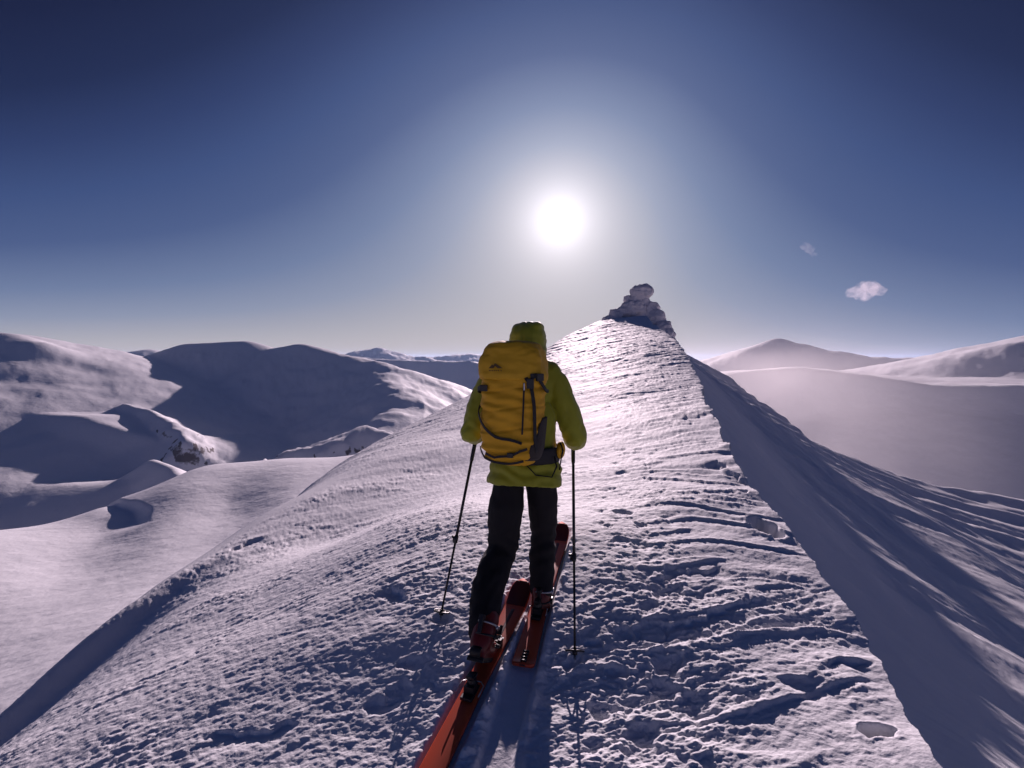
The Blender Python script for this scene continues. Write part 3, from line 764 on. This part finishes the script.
# ------------------------------------------------------------------ skis
def make_ski(label, tip, yaw, zoff, bootsole):
    L = 1.43; f = Vector((math.sin(yaw), math.cos(yaw), 0)); r = Vector((math.cos(yaw), -math.sin(yaw), 0))
    # a straight board laid on the mean slope under it
    q = tip - f * L; z1 = gz(tip.x, tip.y); z0 = gz(q.x, q.y)
    t = np.linspace(0, 1, 24); gs = np.array([gz(*(q.lerp(tip, float(k)).xy)) for k in t]); A = np.polyfit(t, gs, 1)
    res = np.sort(gs - np.polyval(A, t))[-5]
    base = lambda s: q.lerp(tip, s / L).xy.to_3d() + UP * (np.polyval(A, s / L) + res * .55 + zoff)
    o = empty('ski', base(L * .45)); tag(o, label, 'ski', 'pair of red touring skis')
    def half(s):
        k = s / L
        w_ = .050 + .014 * (2 * abs(k - .45)) ** 1.6
        if k > .5: w_ += .006 * (k - .5) * 2
        if k > .93: w_ *= math.sqrt(max(0.0, 1 - ((k - .93) / .07) ** 2.6)) * .96 + .04
        if k < .012: w_ *= .80 + .2 * k / .012
        return w_
    def lift(s):
        k = s / L; return .075 * max(0, (k - .86) / .14) ** 2 + .012 * max(0, (.03 - k) / .03) + .006 * math.sin(math.pi * k)
    def strip(name, s0, s1, wf, top, th, m, par, n=60, off=0.0, cx=0.0):
        bm = bmesh.new(); prev = None
        for i in range(n + 1):
            s = s0 + (s1 - s0) * i / n; p = base(s) + UP * (lift(s) + top) + r * cx; hw = half(s) * wf if wf < 5 else wf - 10
            e = min(.004, hw * .3)
            c = [p - r * hw + UP * (-th), p - r * hw - UP * .002, p - r * (hw - e), p + r * (hw - e), p + r * hw - UP * .002, p + r * hw + UP * (-th)]
            v = [bm.verts.new(x) for x in c]
            if prev:
                for k in range(6): bm.faces.new((prev[k], prev[(k + 1) % 6], v[(k + 1) % 6], v[k]))
            else: bm.faces.new(v)
            prev = v
        bm.faces.new(prev[::-1]); return mesh_obj(name, bm, m, par)
    strip('board', 0.0, L, 1.0, .022, .018, M_skired, o, 90)
    strip('climbing_skin', .02, L * .985, .96, .0035, .0035, M_skin_ski, o, 60)
    strip('tip_shade', L * .885, L * .99, .93, .0235, .0012, M_skidark, o, 20)  # shade on the upturned tip, painted as a dark red strip
    strip('centre_stripe', L * .60, L * .86, .16, .0235, .0012, M_skidark, o, 20)
    # skin clips
    bm = bmesh.new(); b = base(.02) + UP * .024
    add_box(bm, b, .03, .05, .006, Matrix((r, f, UP)).transposed()); add_tube(bm, [base(.015) + r * .012 + UP * .03, base(.10) + r * .008 + UP * .028], .004, 6); add_tube(bm, [base(.015) - r * .012 + UP * .03, base(.10) - r * .008 + UP * .028], .004, 6)
    for k in range(4): add_box(bm, base(.03 + .022 * k) + UP * .030, .034, .008, .008, Matrix((r, f, UP)).transposed())
    mesh_obj('tail_clip', bm, M_plastic, o, False, bevel=.001)
    # binding: toe piece under the boot toe, heel piece behind
    sole, bf, br, bu = bootsole
    toe = sole + bf * .19; st = (toe.xy - q.xy).dot(f.xy)
    C = Matrix((r, f, UP)).transposed()
    P = lambda a, s, c: base(st + s) + r * a + UP * (.022 + c)
    bm = bmesh.new()
    add_box(bm, P(0, .03, .006), .062, .12, .012, C); add_box(bm, P(0, .03, .018), .045, .06, .018, C)
    for s in (-1, 1):
        add_box(bm, P(s * .036, 0, .026), .014, .030, .044, C); add_tube(bm, [P(s * .034, 0, .04), P(s * .018, 0, .04)], .004, 8)
    add_tube(bm, [P(0, .06, .025), P(0, .11, .042)], [(.018, .006), (.010, .004)], 8)
    mesh_obj('toe_binding', bm, M_plastic, o, False, bevel=.002)
    bm = bmesh.new(); h = -.315
    add_box(bm, P(0, h, .007), .060, .13, .014, C); add_box(bm, P(0, h - .005, .030), .052, .055, .036, C)
    add_tube(bm, [P(0, h + .01, .03), P(0, h + .01, .066)], [.027, .022], 16)
    for s in (-1, 1): add_tube(bm, [P(s * .010, h + .02, .055), P(s * .010, h + .055, .055)], .0035, 8)
    add_box(bm, P(0, h + .012, .076), .040, .050, .012, C); add_box(bm, P(0, h - .005, .090), .030, .040, .012, C)
    mesh_obj('heel_binding', bm, M_plastic, o, False, bevel=.003)
    bm = bmesh.new()
    for s in (-1, 1): add_tube(bm, [P(s * .033, h + .05, .02), P(s * .058, h + .02, .03), P(s * .060, h - .05, .034)], .0028, 8)
    add_tube(bm, [P(-.033, h + .05, .02), P(.033, h + .05, .02)], .0028, 8)
    mesh_obj('ski_brake', bm, M_metal, o)
    return o
def ski_tip(px, py):
    x, y = ground_hit(px, py, lambda a, b: ridge_h(a, b) + .085); return Vector((x, y, 0))
tipR, tipL = Vector((0.400, 3.87, 0)), Vector((0.074, 3.10, 0))
make_ski('red ski under the right boot, its tip further up the ridge', tipR, R(14), .004, soleR)
make_ski('red ski under the left boot, its tail running out of the picture', tipL, R(19.5), .006, soleL)

# ------------------------------------------------------------------ poles
def make_pole(label, top, tip, hc):
    o = empty('ski_pole', tip); tag(o, label, 'ski pole', 'pair of black ski poles')
    d = (tip - top).normalized(); a, b = frame(d)
    L = (tip - top).length
    def part(name, s0, s1, r0, r1, m, n=12):
        bm = bmesh.new(); add_tube(bm, [top + d * s0, top + d * (s0 + s1) / 2, top + d * s1], [r0, (r0 + r1) / 2, r1], n); return mesh_obj(name, bm, m, o)
    bm = bmesh.new()
    pr = [(-.035, .010), (-.03, .017), (-.015, .019), (.0, .016), (.02, .0145), (.03, .0165), (.045, .0145), (.055, .0165), (.07, .0145), (.085, .0165), (.10, .0145), (.13, .014), (.24, .0125), (.25, .010)]
    add_tube(bm, [top + d * s for s, r in pr], [r for s, r in pr], 16); mesh_obj('grip', bm, M_plastic, o)
    up = part('upper_shaft', .24, L * .60, .0092, .0090, M_shaft); lo = part('lower_shaft', L * .58, L - .05, .0072, .0062, M_shaft)
    bm = bmesh.new(); c = top + d * L * .60; add_tube(bm, [c - d * .025, c - d * .02, c + d * .02, c + d * .025], [.011, .0135, .0135, .009], 12)
    add_box(bm, c + a * .018, .010, .012, .04); add_box(bm, c + a * .024 - d * .012, .014, .012, .014)
    mesh_obj('clamp_lever', bm, M_plastic, o)
    part('pole_tip', L - .055, L + .02, .0065, .0025, M_metal)
    bm = bmesh.new(); c = top + d * (L - .075); add_tube(bm, [c - d * .012, c + d * .02], [.010, .014], 12)
    nrm_ = d; a, b = frame(d)
    ring = [c + (a * math.cos(2 * math.pi * k / 24) + b * math.sin(2 * math.pi * k / 24)) * (.046 + .003 * math.cos(6 * math.pi * k / 12)) for k in range(25)]
    add_tube(bm, ring, .0045, 8, caps=False)
    for k in range(6):
        q = a * math.cos(math.pi * k / 3) + b * math.sin(math.pi * k / 3); add_tube(bm, [c, c + q * .046], [(.006, .003), (.004, .0025)], 8)
    mesh_obj('basket', bm, M_plastic, o)
    bm = bmesh.new(); s0 = top - d * .02
    loop = [s0, s0 + fw * -.03 - UP * .01, s0 - fw * .05 - UP * .05, s0 - fw * .045 - UP * .09, s0 - fw * .02 - UP * .07, s0 + UP * -.01]
    add_tube(bm, loop, [(.009, .0015)] * 6, 8); mesh_obj('wrist_strap', bm, M_web, o)
def pole_points(ha, px, py):
    x, y = ground_hit(px, py, lambda a, b: ridge_h(a, b)); tip = Vector((x, y, gz(x, y) - .02)); d = (tip - ha).normalized(); return ha - d * .06, tip
make_pole('black ski pole planted to the left of the skier', *pole_points(haL, 439, 622), haL)
make_pole('black ski pole planted to the right of the skier', *pole_points(haR, 575, 664), haR)

# ------------------------------------------------------------------ backpack
zb = W(510, 466, 2.74).z; zt = W(510, 341, 2.76).z; HP = zt - zb
pc = waist.lerp(chest, .5) - fw * .285 - rt * .012; pc.z = zb
lean = R(4)
PR = Matrix.Rotation(-HEAD, 3, 'Z') @ Matrix.Rotation(-lean, 3, 'X')
pack = empty('backpack', pc, -HEAD)
tag(pack, 'mustard yellow backpack with black straps worn on the back of the skier', 'backpack')
PW = [(0, .080, .05), (.02, .122, .085), (.06, .150, .112), (.14, .166, .132), (.35, .176, .142), (.6, .184, .146), (.68, .184, .146), (.72, .174, .138)]
LW = [(.675, .165, .13), (.69, .188, .150), (.73, .197, .158), (.80, .192, .158), (.87, .180, .154), (.93, .164, .146), (.975, .142, .128), (.99, .118, .10), (1.0, .07, .06)]
def prof(T, t):
    t = max(T[0][0], min(T[-1][0], t))
    for (a, x0, y0), (b, x1, y1) in zip(T[:-1], T[1:]):
        if t <= b:
            k = (t - a) / (b - a); return x0 + (x1 - x0) * k, y0 + (y1 - y0) * k
    return T[-1][1:]
def se(th, e=3.2):
    c, s = math.cos(th), math.sin(th); return math.copysign(abs(c) ** (2 / e), c), math.copysign(abs(s) ** (2 / e), s)
def pk(T, th, t, off=0.0):
    """point on the pack: th = 0 right side, -90 degrees faces the viewer"""
    a, b = prof(T, t); c, s = se(th); return pc + PR @ Vector(((a + off) * c, (b + off) * s, t * HP))
def loft(name, T, m, disp, parent):
    bm = bmesh.new(); n = 96; ts = np.linspace(T[0][0], T[-1][0], 90 if T is PW else 50); prev = None
    for t in ts:
        v = [bm.verts.new(pk(T, 2 * math.pi * k / n, t)) for k in range(n)]
        if prev:
            for k in range(n): bm.faces.new((prev[k], prev[(k + 1) % n], v[(k + 1) % n], v[k]))
        else: bm.faces.new(v[::-1])
        prev = v
    bm.faces.new(prev); me = bpy.data.meshes.new(name); bmesh.ops.recalc_face_normals(bm, faces=bm.faces[:]); bm.to_mesh(me); bm.free()
    return skin_obj(name, me, m, parent, disp)
def pack_disp(co, no):
    lz = (co[:, 2] - zb) / HP; lx = (co - np.array(pc)) @ np.array(rt)
    d = .009 * n3(co, 8, 11) + .005 * n3(co, 20, 12, (1, 1, 1.8)) + .002 * n3(co, 55, 13)
    for s in (.12, .30, .47, .62): d -= .007 * np.exp(-((lz - s - .02 * np.sin(lx * 14)) / .012) ** 2)
    d += .004 * np.sin(lz * 60 + lx * 22 + 3 * n3(co, 6, 15))
    return d - .005 * np.exp(-((lx - .062) / .006) ** 2)
bodyp = loft('pack_body', PW, M_pack, pack_disp, pack)
lid = loft('lid', LW, M_lid, lambda co, no: .010 * n3(co, 8, 21) + .006 * n3(co, 19, 22) + .003 * n3(co, 45, 23), pack)
def strap(name, T, pts, width, m, off=.012, thick=.0025, par=None, n=10):
    """flat webbing laid over the pack through (angle, height) points"""
    P = []
    for (a0, t0), (a1, t1) in zip(pts[:-1], pts[1:]):
        for k in range(n): P.append((a0 + (a1 - a0) * k / n, t0 + (t1 - t0) * k / n))
    P.append(pts[-1]); bm = bmesh.new(); prev = None
    pos = [pk(T, R(a), t, off) for a, t in P]
    for i, p in enumerate(pos):
        d = (pos[min(i + 1, len(pos) - 1)] - pos[max(i - 1, 0)]).normalized(); nn = (p - (pc + PR @ Vector((0, 0, P[i][1] * HP)))).normalized(); s = d.cross(nn).normalized()
        nn = s.cross(d)
        v = [bm.verts.new(p + s * width / 2 * q + nn * thick * e) for q, e in ((-1, -1), (1, -1), (1, 1), (-1, 1))]
        if prev:
            for k in range(4): bm.faces.new((prev[k], prev[(k + 1) % 4], v[(k + 1) % 4], v[k]))
        else: bm.faces.new(v)
        prev = v
    bm.faces.new(prev[::-1]); return mesh_obj(name, bm, m, par or pack, False)
def pack_box(name, T, a, t, off, sx, sy, sz, m, par=None):
    p = pk(T, R(a), t, off); c = pc + PR @ Vector((0, 0, t * HP)); nn = (p - c); nn.z = 0; nn.normalize()
    if abs(a + 90) < 45: nn = -fw
    s = UP.cross(nn).normalized(); bm = bmesh.new(); add_box(bm, p, sx, sy, sz, Matrix((s, nn, UP)).transposed()); return mesh_obj(name, bm, m, par or pack, False, bevel=.003)
# side compression straps
s1 = strap('compression_strap', PW, [(-130, .625), (-150, .61), (-178, .59), (-215, .60)], .024, M_web)
pack_box('strap_buckle', PW, -122, .615, .016, .045, .014, .035, M_plastic, s1)
s2 = strap('compression_strap', PW, [(-72, .19), (-100, .235), (-122, .30), (-150, .40), (-178, .47), (-200, .48)], .015, M_web)
s3 = strap('compression_strap', LW, [(-25, .70), (-48, .715), (-60, .71)], .028, M_web, off=.008)
pack_box('strap_buckle', LW, -38, .705, .014, .05, .016, .04, M_plastic, s3)
s4 = strap('compression_strap', PW, [(-68, .70), (-57, .63), (-48, .48), (-44, .34), (-40, .22), (-30, .12)], .020, M_web)
s5 = strap('compression_strap', PW, [(-40, .70), (-20, .64), (0, .60), (30, .60)], .020, M_web)
pack_box('strap_buckle', PW, -60, .655, .016, .040, .012, .055, M_plastic, s4)
strap('compression_strap', PW, [(-128, .10), (-105, .07), (-90, .085), (-75, .13), (-60, .15)], .013, M_web)
strap('axe_loop', PW, [(-165, .14), (-140, .06), (-115, .03), (-90, .02), (-65, .05)], .012, M_web)
# zip of the front pocket
zp = strap('zip', PW, [(-71, .66), (-71, .45), (-71.5, .26)], .009, M_web, off=.007, thick=.002)
pack_box('zip_pull', PW, -71, .63, .012, .008, .005, .04, M_metal, zp)
# dark side panel, water pocket and buckle at the lower right
bm = bmesh.new(); g = []
for i in range(20):
    t = .05 + .34 * i / 19; a0 = -60 + 52 * (i / 19) ** 1.3 + 3 * math.sin(i * .7); row = []
    for k in range(16): a = a0 + (34 - a0) * k / 15; row.append(bm.verts.new(pk(PW, R(a), t, .006 + .010 * math.sin(math.pi * k / 15))))
    g.append(row)
for q, s in zip(g[:-1], g[1:]):
    for k in range(15): bm.faces.new((q[k], q[k + 1], s[k + 1], s[k]))
o_ = mesh_obj('side_pocket', bm, M_mesh, pack); md = o_.modifiers.new('solid', 'SOLIDIFY'); md.thickness = .004
pack_box('bottom_clip', PW, -88, .095, .014, .035, .012, .028, M_plastic)
# emblem: a small dark mountain outline on the lid
bm = bmesh.new(); E = [(-.030, -.010), (-.012, .010), (-.006, .005), (.002, .017), (.028, -.010), (.014, -.010), (.003, .003), (-.005, -.010)]
ring = []
for ex, ez in E:
    ang_ = -100 + math.degrees(ex / .19) ; ring.append((ang_, .785 + ez / HP))
vs = [bm.verts.new(pk(LW, R(a), t, .010)) for a, t in ring]; f_ = bm.faces.new(vs)
ex_ = bmesh.ops.extrude_face_region(bm, geom=[f_]); bmesh.ops.translate(bm, vec=-fw * .004, verts=[v for v in ex_['geom'] if isinstance(v, bmesh.types.BMVert)])
mesh_obj('emblem', bm, mat('emblem_print', (.10, .06, .02), .6), lid, False)
bm = bmesh.new()
for k in range(7):
    p = pk(LW, R(-100 + (k - 3) * 2.5), .752, .0115); add_box(bm, p, .0045, .003, .006, Matrix((rt, fw, UP)).transposed())
mesh_obj('emblem_lettering', bm, mat('emblem_print_small', (.10, .06, .02), .6), lid, False)
# shoulder straps over the jacket and the hip belt with its yellow pocket
for s, sh in ((1, shR), (-1, shL)):
    b0 = chest + rt * s * .085; bm = bmesh.new()
    pts = [b0 - fw * .155 - UP * .05, b0 - fw * .14 + UP * .09, b0 - fw * .05 + UP * .178 + rt * s * .005, b0 + fw * .07 + UP * .165 + rt * s * .01, b0 + fw * .15 + UP * .06 + rt * s * .02, b0 + fw * .165 - UP * .08 + rt * s * .03, b0 + fw * .10 - UP * .20 + rt * s * .07]
    add_tube(bm, pts, [(.028, .009)] * 7, 12, up=rt * s); mesh_obj('shoulder_strap', bm, M_web, pack, sub=1)
bm = bmesh.new(); wc = W(525, 452, 3.04); ring = []
for k in range(49):
    a = 2 * math.pi * k / 48; ring.append(Vector((wc.x, wc.y, wc.z)) + rt * .214 * math.cos(a) + fw * .160 * math.sin(a))
add_tube(bm, ring, [(.008, .050)] * 49, 12, caps=False); hb = mesh_obj('hip_belt', bm, M_web, pack)
bm = bmesh.new(); add_ell(bm, wc + rt * .222 + fw * .01 + UP * .022, .028, .075, .055, rot_heading()); mesh_obj('belt_pocket', bm, M_pack, hb)
bm = bmesh.new()
add_tube(bm, [wc + rt * .226 - fw * .03 + UP * .075, wc + rt * .245 - fw * .05 + UP * .03, wc + rt * .236 - fw * .06 - UP * .02, wc + rt * .228 - fw * .07 - UP * .085], [(.006, .003)] * 4, 6)
add_tube(bm, [wc + rt * .20 - fw * .09, wc + rt * .215 - fw * .10 - UP * .06, wc + rt * .19 - fw * .12 - UP * .12, wc + rt * .10 - fw * .155 - UP * .105, wc + rt * .02 - fw * .165 - UP * .02], [(.006, .003)] * 5, 6)
mesh_obj('loose_strap', bm, M_web, pack)

# ------------------------------------------------------------------ the rock outcrop on the summit
ro = W(642, 330, 57)
bm = bmesh.new(); U = 61.5 * .93 / F
for px, py, rx, rz, ry, dd in [(641, 292, 11, 8.5, 9, 0), (646, 291.5, 8, 7, 8, -.2), (636, 291.5, 7, 7.5, 7, 0), (636, 300, 7, 8, 7, 0), (645, 302, 6, 8, 6, 0), (627, 300, 4.5, 5.5, 5, .1), (632, 309, 14, 9, 10, -.4), (622, 311, 8, 6, 8, -.5),
                              (614, 314, 7.5, 7, 8, -.5), (608, 322, 8, 7, 8, -.6), (650, 311, 12, 10, 10, .2), (657, 320, 12, 11, 11, .2), (664, 330, 10, 12, 10, .2), (670, 338, 8, 10, 9, .2),
                              (644, 322, 18, 14, 12, .1), (655, 338, 20, 15, 12, .3), (626, 324, 18, 10, 12, .5), (675, 350, 8, 10, 9, .3)]:
    add_ell(bm, W(641 + (px - 641) * .93, py + .5, 61.5 + dd - .12 * max(0, px - 650)), rx * U, ry * U, rz * U, Matrix.Rotation(px * .7, 3, 'Y') if rx > 9 and abs(rx - rz) < 4 else None)
def rock_disp(co, no):
    a = n3(co, .9, 3.3); b = n3(co, 2.0, 5.1, (1, 1, 1.4)); c = n3(co, 4.6, 8.7)
    ledge = np.abs(n3(co, .55, 9.1, (1, 1, 2.2)))
    hd = np.clip((co[:, 2] - W(640, 302, 61).z) / 1.0, 0, 1); return (.34 - .15 * hd) * a - (.16 - .13 * hd) * ledge + .12 * np.abs(n3(co, 1.3, 14.0)) + (.16 - .06 * hd) * b + .06 * c
rk = skin_obj('rock_outcrop', fuse(bm, .10, 3, .5), M_rime, None, rock_disp, True)
tag(rk, 'rime covered rock outcrop with a round boulder balanced on top of the summit', 'rock')
# ------------------------------------------------------------------ air
def volume_mat(name, col, dens, aniso, field=None):
    m = bpy.data.materials.new(name); m.use_nodes = True; t = m.node_tree
    for n in list(t.nodes): t.nodes.remove(n)
    o = t.nodes.new('ShaderNodeOutputMaterial'); v = t.nodes.new('ShaderNodeVolumePrincipled')
    v.inputs['Color'].default_value = (*col, 1); v.inputs['Density'].default_value = dens; v.inputs['Anisotropy'].default_value = aniso
    t.links.new(v.outputs[0], o.inputs['Volume'])
    if field: t.links.new(field(t), v.inputs['Density'])
    return m
bm = bmesh.new(); add_box(bm, (0, 0, 0), 64000, 64000, 1600)
hz = mesh_obj('haze', bm, volume_mat('clear_cold_air', (.48, .66, 1.0), 1.8e-5, 0.35), None, False)
hz.location = (0, 0, 170 - 800); tag(hz, None, None, None, 'stuff')

# spindrift blowing off the lee side of the ridge
AX0 = Vector((19.0, 38.0)); AXD = Vector((0.52, 1.0)).normalized()
def drift(t):
    nd, lk = t.nodes, t.links
    g = nd.new('ShaderNodeNewGeometry')
    def mth(op, a, b=None, c=None, clamp=False):
        m = nd.new('ShaderNodeMath'); m.operation = op; m.use_clamp = clamp
        for i, v in enumerate((a, b, c)):
            if v is None: continue
            if isinstance(v, (int, float)): m.inputs[i].default_value = v
            else: lk.new(v, m.inputs[i])
        return m.outputs[0]
    s = nd.new('ShaderNodeSeparateXYZ'); lk.new(g.outputs['Position'], s.inputs[0])
    dx = mth('SUBTRACT', s.outputs[0], AX0.x); dy = mth('SUBTRACT', s.outputs[1], AX0.y)
    al = mth('ADD', mth('MULTIPLY', dx, AXD.x), mth('MULTIPLY', dy, AXD.y))
    ac_ = mth('SUBTRACT', mth('MULTIPLY', dx, AXD.y), mth('MULTIPLY', dy, AXD.x))
    wd = mth('ADD', mth('MULTIPLY', mth('MAXIMUM', al, 0.0), 0.21), 13.0)
    q = mth('DIVIDE', ac_, wd); lat = mth('EXPONENT', mth('MULTIPLY', mth('MULTIPLY', q, q), -1.0))
    lon = mth('EXPONENT', mth('MULTIPLY', mth('MAXIMUM', al, 0.0), -1.0 / 260))
    ris = mth('MULTIPLY', mth('ADD', al, 26.0), 1 / 30.0, clamp=True)
    up_ = mth('SUBTRACT', 1.0, mth('MULTIPLY', mth('ADD', mth('SUBTRACT', s.outputs[2], mth('MULTIPLY', al, .012)), 2.0), 1 / 12.0, clamp=True))
    n = nd.new('ShaderNodeTexNoise'); n.inputs['Scale'].default_value = 0.030; n.inputs['Detail'].default_value = 4
    mp = nd.new('ShaderNodeVectorMath'); mp.operation = 'MULTIPLY'; mp.inputs[1].default_value = (1, .45, 1.4); lk.new(g.outputs['Position'], mp.inputs[0]); lk.new(mp.outputs[0], n.inputs['Vector'])
    nn = mth('MULTIPLY', mth('SUBTRACT', n.outputs[0], 0.28), 2.4, clamp=True)
    return mth('MULTIPLY', mth('MULTIPLY', mth('MULTIPLY', lat, lon), mth('MULTIPLY', ris, up_)), mth('MULTIPLY', nn, 0.0038))
bm = bmesh.new()
b0 = [(10, 10), (70, 10), (820, 700), (150, 700)]
vs = [bm.verts.new((x, y, z)) for z in (-175, 22) for x, y in b0]
for f in ((0, 3, 2, 1), (4, 5, 6, 7), (0, 1, 5, 4), (1, 2, 6, 5), (2, 3, 7, 6), (3, 0, 4, 7)): bm.faces.new([vs[k] for k in f])
sp = mesh_obj('blown_snow', bm, volume_mat('spindrift', (.98, .95, .96), 0.01, 0.34, drift), None, False)
tag(sp, 'veil of wind blown snow drifting off the lee side of the ridge', None, None, 'stuff')

# two little clouds over the right-hand mountains
def cloud(px, py, d, lumps, dens, label):
    c = W(px, py, d); bm = bmesh.new(); u = d / F
    for ex, ez, rx, rz in lumps: add_ell(bm, (ex * u, ex * 3.0 % 7 * u, -ez * u), rx * u, rx * .8 * u, rz * u)
    me = fuse(bm, 1.0 * u, 3)
    def fld(t):
        nd, lk = t.nodes, t.links; co = nd.new('ShaderNodeTexCoord'); n = nd.new('ShaderNodeTexNoise'); n.inputs['Scale'].default_value = 0.16 / u; n.inputs['Detail'].default_value = 4
        lk.new(co.outputs['Object'], n.inputs['Vector']); m = nd.new('ShaderNodeMapRange'); m.inputs[1].default_value = .36; m.inputs[2].default_value = .72; m.inputs[3].default_value = 0; m.inputs[4].default_value = dens / u
        lk.new(n.outputs[0], m.inputs[0]); return m.outputs[0]
    o = skin_obj('cloud', me, volume_mat('cloud_vapour', (.95, .9, .95), .001, 0.3, fld), None, lambda co, no: 1.6 * u * n3(co, .35 / u, 4.0))
    o.location = c; tag(o, label, 'cloud', 'small clouds low in the sky'); return o
cloud(866, 290, 15000, [(-8, 2, 9, 6), (0, -1, 11, 8), (9, -2, 10, 8), (14, 1, 6, 5), (2, 5, 9, 5)], .07, 'small puffy pink white cloud above the mountains on the right')
cloud(808, 247, 15000, [(-2, -1, 5, 4), (3, 2, 5, 3.5), (9, 6, 4, 3)], .03, 'tiny faint cloud wisp up and left of the puffy cloud')
